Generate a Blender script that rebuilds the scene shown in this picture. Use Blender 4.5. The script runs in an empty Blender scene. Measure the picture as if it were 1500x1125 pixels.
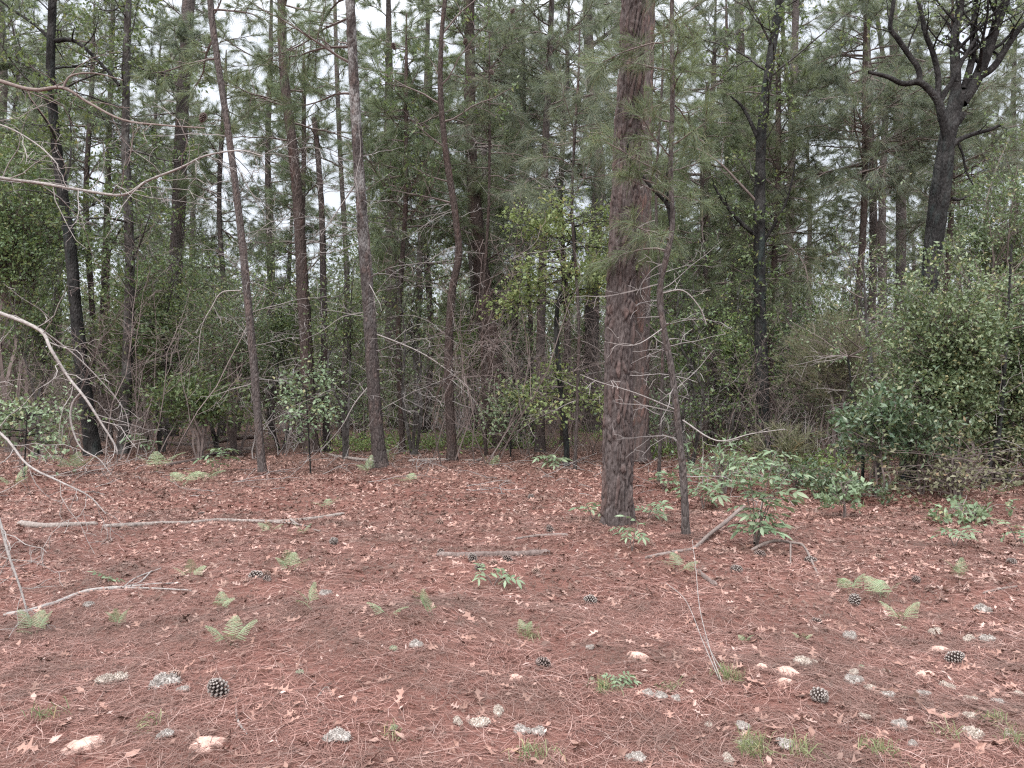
import bpy, math, random, time
import numpy as np
from mathutils import noise, Vector

T0 = time.time()
F, HY, CH = 1130.0, 562.0, 1.55          # focal length in photo pixels, horizon row, eye height
R = math.radians
sc = bpy.context.scene
COL = sc.collection

# ------------------------------------------------------------------ terrain
_rg = np.random.RandomState(5)
_W = []
for i in range(34):
    wl = 0.22 * (1.17 ** i)
    a = _rg.uniform(0, 2 * math.pi)
    _W.append((math.cos(a) * 2 * math.pi / wl, math.sin(a) * 2 * math.pi / wl, _rg.uniform(0, 6.28), min(0.0046 * wl ** 0.75, 0.016)))
BUMPS = [((a - 750) / F * Y, Y, r_, h_) for a, Y, r_, h_ in ((905, 8.42, .42, .055), (937, 14.6, .4, .05), (558, 13.4, .35, .05), (385, 13.1, .25, .03), (457, 17, .4, .05), (1118, 16, .4, .06), (137, 16.2, .4, .06), (180, 16.6, .4, .05), (663, 15.2, .3, .04), (1005, 7.75, .16, .02))]
def hgt(x, y):
    x = np.asarray(x, float); y = np.asarray(y, float)
    z = np.zeros(np.broadcast(x, y).shape)
    for kx, ky, p, a in _W:
        z = z + a * np.sin(kx * x + ky * y + p)
    for bx, by, br, bh in BUMPS: z = z + bh * np.exp(-((x - bx) ** 2 + (y - by) ** 2) / (br * br))
    return z

def gz(x, y): return float(hgt(x, y))
def G(px, py):
    Y = CH * F / (py - HY)
    X = (px - 750) / F * Y
    return (X, Y, gz(X, Y))
def P(px, py, Y): return ((px - 750) / F * Y, Y, CH - (py - HY) / F * Y)
def PX(x, y): return 750 + F * x / y

# ------------------------------------------------------------------ mesh builder
class MB:
    def __init__(s): s.v = []; s.f = []; s.a = []; s.n = 0; s.has = False
    def add(s, v, faces, attr=None):
        v = np.asarray(v, np.float32).reshape(-1, 3)
        if len(v) == 0: return
        s.v.append(v)
        for f in (faces if isinstance(faces, list) else [faces]):
            f = np.asarray(f, np.int32)
            if f.size: s.f.append(f + s.n)
        if attr is None: s.a.append(np.zeros(len(v), np.float32))
        else: s.a.append(np.asarray(attr, np.float32)); s.has = True
        s.n += len(v)
    def mesh(s, name, mat, smooth=False):
        me = bpy.data.meshes.new(name)
        if s.v:
            v = np.concatenate(s.v); me.vertices.add(len(v)); me.vertices.foreach_set('co', v.ravel())
            idx = np.concatenate([f.ravel() for f in s.f])
            tot = np.concatenate([np.full(len(f), f.shape[1], np.int32) for f in s.f])
            st = np.concatenate([[0], np.cumsum(tot)[:-1]]).astype(np.int32)
            me.loops.add(len(idx)); me.loops.foreach_set('vertex_index', idx.astype(np.int32))
            me.polygons.add(len(tot)); me.polygons.foreach_set('loop_start', st)
            me.update(calc_edges=True)
            me.polygons.foreach_set('use_smooth', np.full(len(tot), smooth))
            if s.has:
                at = me.attributes.new('tint', 'FLOAT', 'POINT'); at.data.foreach_set('value', np.concatenate(s.a))
        me.materials.append(mat)
        return me
def link(name, me, parent=None, loc=None, rz=None):
    o = bpy.data.objects.new(name, me); COL.objects.link(o)
    if parent is not None: o.parent = parent
    if loc is not None: o.location = loc
    if rz is not None: o.rotation_euler = (0, 0, rz)
    return o
def build(name, mb, mat, parent=None, smooth=False): return link(name, mb.mesh(name, mat, smooth), parent)
def tag(o, label=None, cat=None, group=None, kind=None):
    if label: o['label'] = label
    if cat: o['category'] = cat
    if group: o['group'] = group
    if kind: o['kind'] = kind
    return o
def empty(name, loc, rz=0.0, label=None, cat=None, group=None):
    o = bpy.data.objects.new(name, None); COL.objects.link(o); o.location = loc; o.rotation_euler = (0, 0, rz)
    o.empty_display_size = 0.1
    return tag(o, label, cat, group)
def copy_tree(o):
    c = o.copy(); COL.objects.link(c)
    for ch in list(o.children):
        d = ch.copy(); COL.objects.link(d); d.parent = c
        for g in list(ch.children):
            e = g.copy(); COL.objects.link(e); e.parent = d
    return c
def nrm(a): return a / np.maximum(np.linalg.norm(a, axis=-1, keepdims=True), 1e-9)

# ------------------------------------------------------------------ branches, needles, leaves
def vn(v):
    l = math.sqrt(v[0] * v[0] + v[1] * v[1] + v[2] * v[2]) or 1e-9
    return (v[0] / l, v[1] / l, v[2] / l)
class Grow:
    def __init__(s, seed): s.r = random.Random(seed); s.tubes = {}; s.tp = []; s.td = []
    def branch(s, p, d, L, r, lvl, sp):
        rn = s.r; n = sp['n'][lvl]; step = L / (n - 1); w = sp['wig'][lvl]; g = sp['grav'][lvl]
        pts = [p]; dirs = [vn(d)]; d = vn(d)
        for i in range(n - 1):
            d = vn((d[0] + rn.gauss(0, w), d[1] + rn.gauss(0, w), d[2] + rn.gauss(0, w) + g))
            p = (p[0] + d[0] * step, p[1] + d[1] * step, p[2] + d[2] * step); pts.append(p); dirs.append(d)
        rm = sp['rmin']; r1 = max(rm, r * 0.28)
        s.tubes.setdefault(n, []).append((pts, [max(rm, r + (r1 - r) * i / (n - 1)) for i in range(n)]))
        s.kids(pts, dirs, L, r, lvl, sp)
    def kids(s, pts, dirs, L, r, lvl, sp):
        rn = s.r; n = len(pts)
        if lvl < sp['max']:
            k = int(L * sp['den'][lvl] * rn.uniform(0.7, 1.3) + 0.5)
            for j in range(k):
                t = sp['t0'] + (1 - sp['t0']) * ((j + rn.random()) / max(k, 1))
                f = t * (n - 1); i = min(int(f), n - 2); u = f - i
                q = tuple(pts[i][a] * (1 - u) + pts[i + 1][a] * u for a in range(3)); d = dirs[i]
                an = R(rn.gauss(sp['ang'], 12))
                e = (rn.gauss(0, 1), rn.gauss(0, 1), rn.gauss(0, sp['flat'])); dt = e[0] * d[0] + e[1] * d[1] + e[2] * d[2]
                e = vn((e[0] - dt * d[0], e[1] - dt * d[1], e[2] - dt * d[2])); c, sn = math.cos(an), math.sin(an)
                dd = (d[0] * c + e[0] * sn, d[1] * c + e[1] * sn, d[2] * c + e[2] * sn)
                LL = max(L * sp['rat'] * (1 - 0.55 * t) * rn.uniform(0.5, 1.3), sp['lmin'])
                s.branch(q, dd, LL, max(sp['rmin'], r * (1 - 0.7 * t) * 0.55), lvl + 1, sp)
            if sp['tips']: s.tp.append(pts[-1]); s.td.append(dirs[-1])
        elif sp['tips']:
            for j in range(sp['tips']):
                t = 1 - (j / sp['tips']) * 0.75; f = t * (n - 1); i = min(int(f), n - 2); u = f - i
                s.tp.append(tuple(pts[i][a] * (1 - u) + pts[i + 1][a] * u for a in range(3))); s.td.append(dirs[i + 1])
    def curve(s, pts, r0, r1, lvl=None, sp=None, sub=4):
        """an explicit limb through points (smoothed), optionally with children"""
        c = catmull(pts, sub); n = len(c); c = [tuple(q) for q in c]
        L = sum(math.dist(c[i], c[i + 1]) for i in range(n - 1))
        s.tubes.setdefault(n, []).append((c, [r0 + (r1 - r0) * (i / (n - 1)) for i in range(n)]))
        if sp:
            dirs = [vn(tuple(c[min(i + 1, n - 1)][a] - c[max(i - 1, 0)][a] for a in range(3))) for i in range(n)]
            s.kids(c, dirs, L, (r0 + r1) / 2, lvl, sp)
    def wood(s, mb, sides=4):
        for n, L in s.tubes.items():
            tubes(mb, np.array([a for a, b in L]), np.array([b for a, b in L]), sides)
def catmull(pts, sub=4):
    p = np.array(pts, float)
    if len(p) < 3:
        t = np.linspace(0, 1, sub * 2 + 1)[:, None]; return p[0] * (1 - t) + p[-1] * t
    p = np.vstack([2 * p[0] - p[1], p, 2 * p[-1] - p[-2]]); out = []
    for i in range(1, len(p) - 2):
        for k in range(sub):
            t = k / sub; a, b, c, d = p[i - 1:i + 3]
            out.append(0.5 * (2 * b + (c - a) * t + (2 * a - 5 * b + 4 * c - d) * t * t + (3 * b - a - 3 * c + d) * t ** 3))
    out.append(p[-2]); return np.array(out)
def tubes(mb, Pt, Rd, S):
    N, n, _ = Pt.shape
    T = np.empty_like(Pt); T[:, 1:-1] = Pt[:, 2:] - Pt[:, :-2]; T[:, 0] = Pt[:, 1] - Pt[:, 0]; T[:, -1] = Pt[:, -1] - Pt[:, -2]
    T = nrm(T); m = np.abs(T[:, :, 2]).mean(1) < 0.85
    a = np.where(m[:, None], np.array([0, 0, 1.0]), np.array([1.0, 0.2, 0]))[:, None, :]
    u = nrm(np.cross(T, a)); v = np.cross(T, u)
    th = np.arange(S) * 2 * math.pi / S
    ring = Pt[:, :, None, :] + Rd[:, :, None, None] * (u[:, :, None, :] * np.cos(th)[:, None] + v[:, :, None, :] * np.sin(th)[:, None])
    b = (np.arange(N) * n * S)[:, None, None] + (np.arange(n - 1) * S)[None, :, None]
    j = np.arange(S)[None, None, :]; j2 = (j + 1) % S
    q = np.stack([b + j, b + j2, b + S + j2, b + S + j], -1).reshape(-1, 4)
    mb.add(ring.reshape(-1, 3), q)
def needles(mb, Pn, Dn, k, L, W, spread, droop, seed, up=0.0):
    if len(Pn) == 0: return
    r = np.random.RandomState(seed); Pn = np.repeat(np.array(Pn, float), k, 0); Dn = np.repeat(np.array(Dn, float), k, 0); M = len(Pn)
    d = nrm(Dn + r.normal(0, spread, (M, 3)) + [0, 0, up]); l = L * r.uniform(0.65, 1.15, (M, 1))
    base = Pn - Dn * r.uniform(0, 0.10, (M, 1)) + r.normal(0, 0.012, (M, 3))
    s = nrm(np.cross(d, r.normal(0, 1, (M, 3)))) * W * 0.5
    mid = base + d * l * 0.55; tip = base + d * l + np.array([0, 0, -1.0]) * droop * l
    v = np.stack([base - s, base + s, mid + s * 0.9, mid - s * 0.9, tip], 1).reshape(-1, 3); o = np.arange(M)[:, None] * 5
    mb.add(v, [o + np.array([[0, 1, 2, 3]]), o + np.array([[3, 2, 4]])])
def leaves(mb, Pn, Dn, k, L, W, jit, up, seed, hang=0.0):
    if len(Pn) == 0: return
    r = np.random.RandomState(seed); Pn = np.repeat(np.array(Pn, float), k, 0); Dn = np.repeat(np.array(Dn, float), k, 0); M = len(Pn)
    p = Pn + r.normal(0, jit, (M, 3)); d = nrm(Dn * 0.6 + r.normal(0, 0.7, (M, 3)) + [0, 0, -hang])
    nn = nrm(r.normal(0, 0.6, (M, 3)) + [0, 0, up]); s = nrm(np.cross(d, nn)); nn = np.cross(s, d)
    l = L * r.uniform(0.6, 1.25, (M, 1)); w = W * r.uniform(0.75, 1.2, (M, 1)) * 0.5
    cl = r.uniform(0.05, 0.25, (M, 1))
    v = np.stack([p, p + d * l * .45 + s * w + nn * w * cl * 2, p + d * l - nn * l * .12, p + d * l * .45 - s * w + nn * w * cl * 2, p + d * l * .5], 1).reshape(-1, 3)
    o = np.arange(M)[:, None] * 5
    mb.add(v, o[:, :, None].reshape(-1, 1) + np.tile(np.array([[0, 1, 2, 4]]), (M, 1)))
    mb.f.append((o + np.array([[0, 4, 2, 3]])).astype(np.int32) + (mb.n - len(v)))
PINE = dict(n=[8, 5], wig=[.12, .16], grav=[-.03, .0], den=[7.5], t0=.15, ang=48, flat=.6, rat=.42, lmin=.22, rmin=.004, max=1, tips=2)
BROAD = dict(n=[8, 5, 4], wig=[.12, .16, .2], grav=[.01, .0, .0], den=[3.2, 5.0], t0=.2, ang=52, flat=.8, rat=.48, lmin=.16, rmin=.003, max=2, tips=2)
DEAD = dict(n=[9, 6, 4], wig=[.13, .2, .25], grav=[-.03, -.05, -.05], den=[3.4, 5.5], t0=.15, ang=55, flat=.9, rat=.42, lmin=.12, rmin=.0028, max=2, tips=0)
def bare(Sp): d = dict(Sp); d['tips'] = 0; return d

# ------------------------------------------------------------------ materials
class NT:
    def __init__(s, name):
        s.m = bpy.data.materials.new(name); s.m.use_nodes = True; s.t = s.m.node_tree; s.t.nodes.clear()
        s.out = s.n('ShaderNodeOutputMaterial')
    def n(s, ty, _p=None, **k):
        o = s.t.nodes.new(ty)
        for a, b in (_p or {}).items(): setattr(o, a, b)
        for a, b in k.items(): s.set(o, a, b)
        return o
    def set(s, o, a, b):
        i = o.inputs[int(a[1:])] if (a[0] == 'i' and a[1:].isdigit()) else o.inputs[a.replace('_', ' ')]
        if isinstance(b, bpy.types.NodeSocket): s.t.links.new(b, i)
        else: i.default_value = b
    def ramp(s, fac, *st):
        o = s.n('ShaderNodeValToRGB', Fac=fac); e = o.color_ramp.elements
        while len(e) < len(st): e.new(0.5)
        for el, (p, c) in zip(e, st): el.position = p; el.color = (*c, 1) if len(c) == 3 else c
        return o.outputs[0]
    def mix(s, f, a, b, mode='MIX'):
        o = s.n('ShaderNodeMix', {'data_type': 'RGBA', 'blend_type': mode}); s.set(o, 'i0', f); s.set(o, 'i6', a); s.set(o, 'i7', b); return o.outputs[2]
    def math(s, op, a, b=0.5):
        o = s.n('ShaderNodeMath', {'operation': op}, i0=a, i1=b); return o.outputs[0]
    def coord(s, scale=(1, 1, 1), rot=(0, 0, 0), which=3):
        tc = s.n('ShaderNodeTexCoord'); mp = s.n('ShaderNodeMapping', Vector=tc.outputs[which], Scale=scale, Rotation=rot); return mp.outputs[0]
    def noise(s, vec, scale, detail=4, rough=.55, dist=0):
        o = s.n('ShaderNodeTexNoise', Vector=vec, Scale=scale, Detail=detail, Roughness=rough, Distortion=dist); return o.outputs[0]
    def done(s, sh): s.t.links.new(sh, s.out.inputs['Surface']); return s.m
def g4(c, k=1.0): return (c[0] * k, c[1] * k, c[2] * k, 1)
def leaf_mat(name, c1, c2, c3, trans=.3, rough=.5, spec=.3, big=1.2):
    c4 = (c3[0] * 1.25, c3[1] * .95, c3[2] * .8)      # a few yellowing ones
    t = NT(name); ge = t.n('ShaderNodeNewGeometry'); oi = t.n('ShaderNodeObjectInfo')
    col = t.ramp(ge.outputs['Random Per Island'], (.05, c1), (.5, c2), (.88, c3), (.97, c4))
    nz = t.noise(ge.outputs['Position'], big, 2)
    hv = t.n('ShaderNodeHueSaturation', Color=col, Hue=t.math('ADD', t.math('MULTIPLY', oi.outputs['Random'], .035), .4825),
             Value=t.math('ADD', t.math('MULTIPLY', nz, .9), .55)).outputs[0]
    b = t.n('ShaderNodeBsdfPrincipled', Base_Color=hv, Roughness=rough); b.inputs['Specular IOR Level'].default_value = spec
    tr = t.n('ShaderNodeBsdfTranslucent', Color=t.mix(.5, hv, (.16, .2, .05, 1)) if trans > .1 else hv)
    return t.done(t.n('ShaderNodeMixShader', i0=trans, i1=b.outputs[0], i2=tr.outputs[0]).outputs[0])
def bark_mat(name, dark, mid, light, sc_=14, zs=.22, bump=.6, lichen=None, lz=None, tint=None, dist=.03):
    t = NT(name); v = t.coord((1, 1, zs)); v1 = t.coord((1, 1, .6))
    n1 = t.noise(v, sc_, 6, .65, .4); n2 = t.noise(v1, 2.2, 3); n3 = t.noise(v, sc_ * 4, 3)
    vo = t.n('ShaderNodeTexVoronoi', {'feature': 'DISTANCE_TO_EDGE'}, Vector=v, Scale=sc_ * 1.3).outputs[0]
    col = t.ramp(n1, (.28, dark), (.52, mid), (.78, light))
    col = t.mix(t.math('MULTIPLY', n2, .6), col, g4(mid, .8))
    if tint:
        at = t.n('ShaderNodeAttribute', {'attribute_name': 'tint'}).outputs['Fac']
        col = t.mix(at, col, (*tint, 1))
    if lichen:
        f = t.ramp(t.noise(v1, 5, 5, .7), (.46, (0, 0, 0)), (.6, (1, 1, 1)))
        if lz:
            z = t.n('ShaderNodeSeparateXYZ', Vector=t.coord()).outputs[2]
            mr = t.n('ShaderNodeMapRange', Value=z); mr.inputs[1].default_value = lz[0]; mr.inputs[2].default_value = lz[1]
            f = t.math('MULTIPLY', f, t.math('MULTIPLY', mr.outputs[0], .85))
        else: f = t.math('MULTIPLY', f, .55)
        col = t.mix(f, col, (*lichen, 1))
    hh = t.math('ADD', t.math('MULTIPLY', n1, .6), t.math('ADD', t.math('MULTIPLY', t.math('MINIMUM', vo, .3), 1.4), t.math('MULTIPLY', n3, .25)))
    bp = t.n('ShaderNodeBump', Strength=bump, Distance=dist, Height=hh)
    b = t.n('ShaderNodeBsdfPrincipled', Base_Color=col, Roughness=.92, Normal=bp.outputs[0]); b.inputs['Specular IOR Level'].default_value = .15
    return t.done(b.outputs[0])
def plain_mat(name, a, b_, scale=20, rough=.85, bump=.3, island=False, spec=.2, dist=.01):
    t = NT(name); v = t.coord(); n = t.noise(v, scale, 5, .6)
    col = t.ramp(n, (.3, a), (.7, b_))
    if island:
        ge = t.n('ShaderNodeNewGeometry').outputs['Random Per Island']
        col = t.mix(.65, col, t.ramp(ge, (0, a), (1, b_)))
    bp = t.n('ShaderNodeBump', Strength=bump, Distance=dist, Height=n)
    b = t.n('ShaderNodeBsdfPrincipled', Base_Color=col, Roughness=rough, Normal=bp.outputs[0]); b.inputs['Specular IOR Level'].default_value = spec
    return t.done(b.outputs[0])

M_PINE = leaf_mat('pine_needles_green', (.085, .112, .072), (.130, .165, .102), (.190, .225, .145), .4, .5, .3)
M_PINEG = leaf_mat('pine_needles_grey', (.100, .125, .098), (.150, .178, .138), (.215, .240, .185), .4, .5, .3)
M_PINED = leaf_mat('pine_needles_dead', (.13, .08, .06), (.20, .13, .095), (.26, .19, .14), .1, .7, .1)
M_OAK = leaf_mat('oak_leaves_green', (.056, .088, .040), (.100, .147, .066), (.160, .213, .105), .4, .42, .4)
M_DARK = leaf_mat('dark_leaves', (.060, .088, .052), (.102, .138, .080), (.158, .196, .122), .42, .42, .4)
M_LIGHT = leaf_mat('light_leaves', (.15, .215, .085), (.215, .295, .125), (.29, .365, .18), .45, .5, .3)
M_HOLLY = leaf_mat('shrub_leaves', (.066, .100, .048), (.130, .176, .092), (.235, .285, .172), .35, .42, .5)
M_GLOSS = leaf_mat('glossy_leaves', (.045, .080, .046), (.085, .130, .075), (.150, .20, .130), .3, .35, .5)
M_BROWNG = leaf_mat('olive_scrub', (.105, .112, .068), (.150, .152, .098), (.20, .195, .135), .3, .6, .2)
M_FERN = leaf_mat('fern_green', (.17, .25, .13), (.24, .32, .185), (.33, .40, .27), .35, .5, .25)
M_SEED = leaf_mat('seedling_green', (.135, .195, .115), (.195, .265, .16), (.265, .335, .22), .33, .45, .3)
M_GRASS = leaf_mat('grass_green', (.13, .17, .08), (.20, .235, .12), (.30, .30, .19), .3, .6, .2)
M_COVER = leaf_mat('bright_cover', (.11, .17, .06), (.165, .235, .085), (.22, .30, .12), .35, .5, .25)
M_FAR = leaf_mat('far_foliage', (.10, .125, .085), (.145, .17, .118), (.19, .215, .155), .45, .6, .2, .12)
B_MAIN = bark_mat('bark_main_pine', (.022, .018, .018), (.082, .067, .065), (.185, .160, .156), 26, .25, 1.0, tint=(.135, .078, .066), dist=.014)
B_PINE = bark_mat('bark_pine', (.026, .022, .022), (.070, .059, .056), (.140, .121, .116), 20, .3, 1.2, tint=(.085, .058, .052))
B_PINK = bark_mat('bark_pink_pine', (.038, .033, .032), (.090, .077, .074), (.165, .147, .142), 20, .35, 1.2, tint=(.115, .085, .077))
B_GREY = bark_mat('bark_grey_top', (.026, .022, .022), (.064, .054, .052), (.125, .111, .107), 20, .35, 1.2, lichen=(.25, .243, .24), lz=(1.8, 5.5), tint=(.14, .1, .09))
B_RED = bark_mat('bark_dark_red', (.025, .020, .019), (.066, .051, .047), (.125, .099, .092), 20, .3, 1.2, tint=(.08, .05, .043))
B_DARK = bark_mat('bark_black_oak', (.006, .0055, .0055), (.016, .0145, .0145), (.045, .041, .040), 20, .35, 1.0, lichen=(.055, .053, .052), tint=(.03, .04, .039))
B_MID = bark_mat('bark_mid_oak', (.020, .017, .017), (.046, .040, .038), (.095, .086, .083), 18, .3, 1.0, lichen=(.13, .13, .125), tint=(.06, .05, .047))
B_TWIG = plain_mat('twig_grey', (.145, .13, .126), (.27, .248, .24), 9, .9, .2)
B_TWIGB = plain_mat('twig_brown', (.095, .074, .069), (.165, .135, .126), 9, .9, .2)
B_LIMB = plain_mat('dead_limb_pale', (.165, .148, .14), (.33, .303, .29), 40, .9, .8)
B_LIMBD = plain_mat('dead_limb_brown', (.12, .093, .085), (.21, .172, .157), 40, .9, .8)
B_LOG = bark_mat('weathered_log', (.09, .072, .066), (.235, .20, .183), (.41, .368, .343), 30, .3, .9, dist=.012)
B_LOGD = bark_mat('rotten_log', (.05, .038, .035), (.15, .115, .105), (.34, .29, .27), 26, .4, .9, dist=.012)

# ------------------------------------------------------------------ trunks
def trunk(mb, pts, rad, sides=14, dz=.12, amp=.006, ps=9.0, zst=.28, flare=.25, seed=0, ton=.8):
    """pts bottom to top (local), rad at each point: a bark-plated trunk surface"""
    p = np.array(pts, float); c = catmull(np.hstack([p, np.array(rad, float)[:, None]]), 8)
    sl = np.concatenate([[0], np.cumsum(np.linalg.norm(np.diff(c[:, :3], axis=0), axis=1))]); n = max(6, int(sl[-1] / dz))
    q = np.linspace(0, sl[-1], n); c = np.stack([np.interp(q, sl, c[:, i]) for i in range(4)], 1)
    z0 = c[0, 2]; V = []; A = []
    rn = random.Random(seed); ph = rn.uniform(0, 6.28); lob = rn.choice([4, 5, 6])
    for i in range(n):
        x, y, z, r = c[i]; hz = z - z0
        fl = flare * math.exp(-max(hz, 0) / (1.7 * rad[0] + .02))
        wob = 0.04 * math.sin(hz * 2.3 + ph)
        for j in range(sides):
            a = 2 * math.pi * j / sides; ca, sa = math.cos(a), math.sin(a)
            nw = noise.noise((ca * r * 7, sa * r * 7 + seed, hz * 2.5)); vv = (ca * r * ps + seed * 3.1 + nw * .9, sa * r * ps + nw * .7, hz * ps * zst + nw * 1.3)
            ds, pp = noise.voronoi(vv)
            e = min(1.0, (ds[1] - ds[0]) / .30); hs = pp[0]; hr = abs(math.sin(hs[0] * 12.9 + hs[1] * 78.2 + hs[2] * 37.7) * 4375.5) % 1.0
            rr = r * (1 + wob * math.sin(a * 2 + hz) + fl * (1 + .35 * math.sin(lob * a + ph))) + amp * (e * (.65 + .7 * hr) - .5) + amp * .5 * noise.noise((ca * r * 40, sa * r * 40 + seed, hz * 25))
            V.append((x + ca * rr, y + sa * rr, z)); A.append(hr * hr * ton * e)
    V = np.array(V); b = (np.arange(n - 1) * sides)[:, None]; j = np.arange(sides)[None]; j2 = (j + 1) % sides
    mb.add(V, np.stack([b + j, b + j2, b + sides + j2, b + sides + j], -1).reshape(-1, 4), A)
    return c
def sample(c, z):
    z = np.clip(z, c[0, 2], c[-1, 2]); return tuple(float(np.interp(z, c[:, 2], c[:, i])) for i in range(4))

LAND = []      # (px at eye level, phrase) of the trees one can name
def hero(name, label, cat, px, Y, w, bark, H=None, tw=.5, seed=1, group=None, amp=.007, ps=9, sides=16, land=None, flare=.34,
         pine=None, broad=None, dead=None, epi=None, leafm=None, woodm=None, dY=0.0, limbs=(), dz=.12, zst=.28, ton=.8):
    """px: (column, row) points up the trunk, read at depth Y; w: widths in photo pixels at foot and at the last point"""
    Xb = (px[0][0] - 750) / F * Y; zb = gz(Xb, Y) - .03
    n = len(px); pts = []
    for i, (a, b) in enumerate(px):
        yy = Y + dY * i / max(n - 1, 1); q = P(a, b, yy)
        pts.append((q[0] - Xb, yy - Y, (0.0 if i == 0 else q[2] - zb)))
    kw = .97 if w[0] > 40 else .87; w0, w1 = w[0] * kw * Y / F / 2, w[1] * kw * Y / F / 2; zs = [p[2] for p in pts]
    rad = [w0 + (w1 - w0) * z / max(zs[-1], .1) for z in zs]
    H = H or 12.0; HM = CH + Y * .53 + 1.2
    if H > HM:
        if pine: f_ = (HM - pine[0]) / (pine[1] - pine[0]); pine = (pine[0], HM - .2, max(4, int(pine[2] * min(1, f_) * 1.15)), *pine[3:])
        if broad and broad[1] > HM: f_ = max(.2, (HM - broad[0]) / (broad[1] - broad[0])); broad = (broad[0], HM - .2, max(3, int(broad[2] * f_ * 1.1)), *broad[3:])
        H = HM
    if H > zs[-1] + .6:
        k = len(pts) - 1; dx = (pts[k][0] - pts[k - 1][0]) / max(pts[k][2] - pts[k - 1][2], .1)
        rem = H - zs[-1]
        for t in (.35, .7, 1.0):
            pts.append((pts[k][0] + dx * rem * t * .6, pts[k][1], zs[-1] + rem * t)); rad.append(max(w1 * (1 - t * .75), .015))
    root = empty(name, (Xb, Y, zb), 0, label, cat, group)
    mb = MB(); c = trunk(mb, pts, rad, sides, dz, amp, ps, zst, flare, seed, ton); build('trunk', mb, bark, root, True)
    rn = random.Random(seed * 7 + 3); wood = Grow(seed * 11); fol = MB(); deadg = Grow(seed * 13)
    crown = None
    if pine:
        z0, z1, nb, L, k, W, NL = pine
        for i in range(nb):
            z = z0 + (z1 - z0) * ((i + rn.random()) / nb); x, y, zz, r = sample(c, z); a = rn.uniform(0, 6.28); el = R(rn.gauss(12, 14))
            t = (z - z0) / max(z1 - z0, .1); LL = L * (1 - .5 * t) * rn.uniform(.55, 1.2)
            wood.branch((x, y, zz), (math.cos(a) * math.cos(el), math.sin(a) * math.cos(el), math.sin(el)), LL, max(.008, min(r * .45, .012 + LL * .008)), 0, PINE)
        needles(fol, wood.tp, wood.td, int(k * 1.9), NL * 1.15, W * .92, .45, .22, seed)
    if broad:
        z0, z1, nb, L, k, LS, LW = broad; n0 = len(wood.tp)
        for i in range(nb):
            z = z0 + (z1 - z0) * ((i + rn.random()) / nb); x, y, zz, r = sample(c, z); a = rn.uniform(0, 6.28); el = R(rn.gauss(28, 18))
            LL = L * rn.uniform(.5, 1.2)
            wood.branch((x, y, zz), (math.cos(a) * math.cos(el), math.sin(a) * math.cos(el), math.sin(el)), LL, max(.007, min(r * .45, .01 + LL * .008)), 0, BROAD)
        leaves(fol, wood.tp, wood.td, k, LS, LW, .05, .8, seed)
    if epi:      # short leafy shoots straight off the trunk
        z0, z1, nb, L, k, LS, LW = epi; e = Grow(seed * 17)
        for i in range(nb):
            z = rn.uniform(z0, z1); x, y, zz, r = sample(c, z); a = rn.uniform(0, 6.28); el = R(rn.gauss(25, 25))
            e.branch((x, y, zz), (math.cos(a) * math.cos(el), math.sin(a) * math.cos(el), math.sin(el)), L * rn.uniform(.4, 1.3), .006, 1, BROAD)
        for n_, q in e.tubes.items(): wood.tubes.setdefault(n_, []).extend(q)
        leaves(fol, e.tp, e.td, k, LS, LW, .03, .6, seed + 5)
    if wood.tubes:
        mb = MB(); wood.wood(mb, 4)
        if fol.n:
            crown = build('crown', fol, leafm or M_PINE, root); build('branchwork', mb, woodm or B_TWIGB, crown)
        else: build('branchwork', mb, woodm or B_TWIGB, root)
    if dead:
        z0, z1, nb, L = dead
        for i in range(nb):
            z = rn.uniform(z0, z1); x, y, zz, r = sample(c, z); a = rn.uniform(0, 6.28); el = R(rn.gauss(5, 22)); LL = L * rn.uniform(.35, 1.3)
            deadg.branch((x, y, zz), (math.cos(a) * math.cos(el), math.sin(a) * math.cos(el), math.sin(el)), LL, max(.004, .004 + LL * .004), 0, DEAD)
        mb = MB(); deadg.wood(mb, 3); build('dead_branchwork', mb, B_TWIG, root)
    for j, (lp, lw0, lw1, spec, lm) in enumerate(limbs):
        gq = Grow(seed * 23 + j); pp = []
        for q in lp:
            w_ = P(q[0], q[1], Y + (q[2] if len(q) > 2 else 0)); pp.append((w_[0] - Xb, w_[1] - Y, w_[2] - zb))
        th = .62 if lm is B_LIMB else 1.0; gq.curve(pp, lw0 * th * Y / F / 2, lw1 * th * Y / F / 2, 0, spec, 5); mb = MB(); gq.wood(mb, 6 if lw0 < 8 else 10)
        lo = build('limb', mb, lm or bark, root, True)
        if gq.tp:
            fm = MB(); leaves(fm, gq.tp, gq.td, 3, .07, .04, .04, .7, seed + j); build('foliage', fm, leafm or M_OAK, lo)
    if land: LAND.append((PX(sample(c, CH)[0] + Xb, Y), land))
    return root, c
# HEROES

hero('pine_tree', 'big straight pine with thick furrowed reddish bark plates, trunk widest of all', 'tree',
     [(905, 770), (905, 690), (906, 600), (907, 500), (910, 400), (915, 300), (919, 200), (925, 100), (928, 0)], 8.42, (44, 34.5), B_MAIN, 12, seed=3,
     amp=.026, ps=19, sides=210, flare=.2, land='big furrowed pine', zst=.25, ton=.4, dz=.016,
     dead=(1.2, 2.6, 5, 1.0), pine=(6.5, 15, 26, 2.4, 20, .004, .2))
hero('pine_tree', 'dark brown furrowed pine standing just behind and right of the widest trunk', 'tree',
     [(937, 690), (938, 560), (941, 400), (945, 200), (950, 0)], 14.6, (30, 20), B_MAIN, 15, seed=4, amp=.016, ps=16, sides=80, dz=.035, zst=.25, land='second furrowed pine',
     dead=(1.0, 5.5, 16, 1.3), pine=(5.5, 14, 26, 2.2, 20, .005, .2), leafm=M_PINEG)
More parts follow.
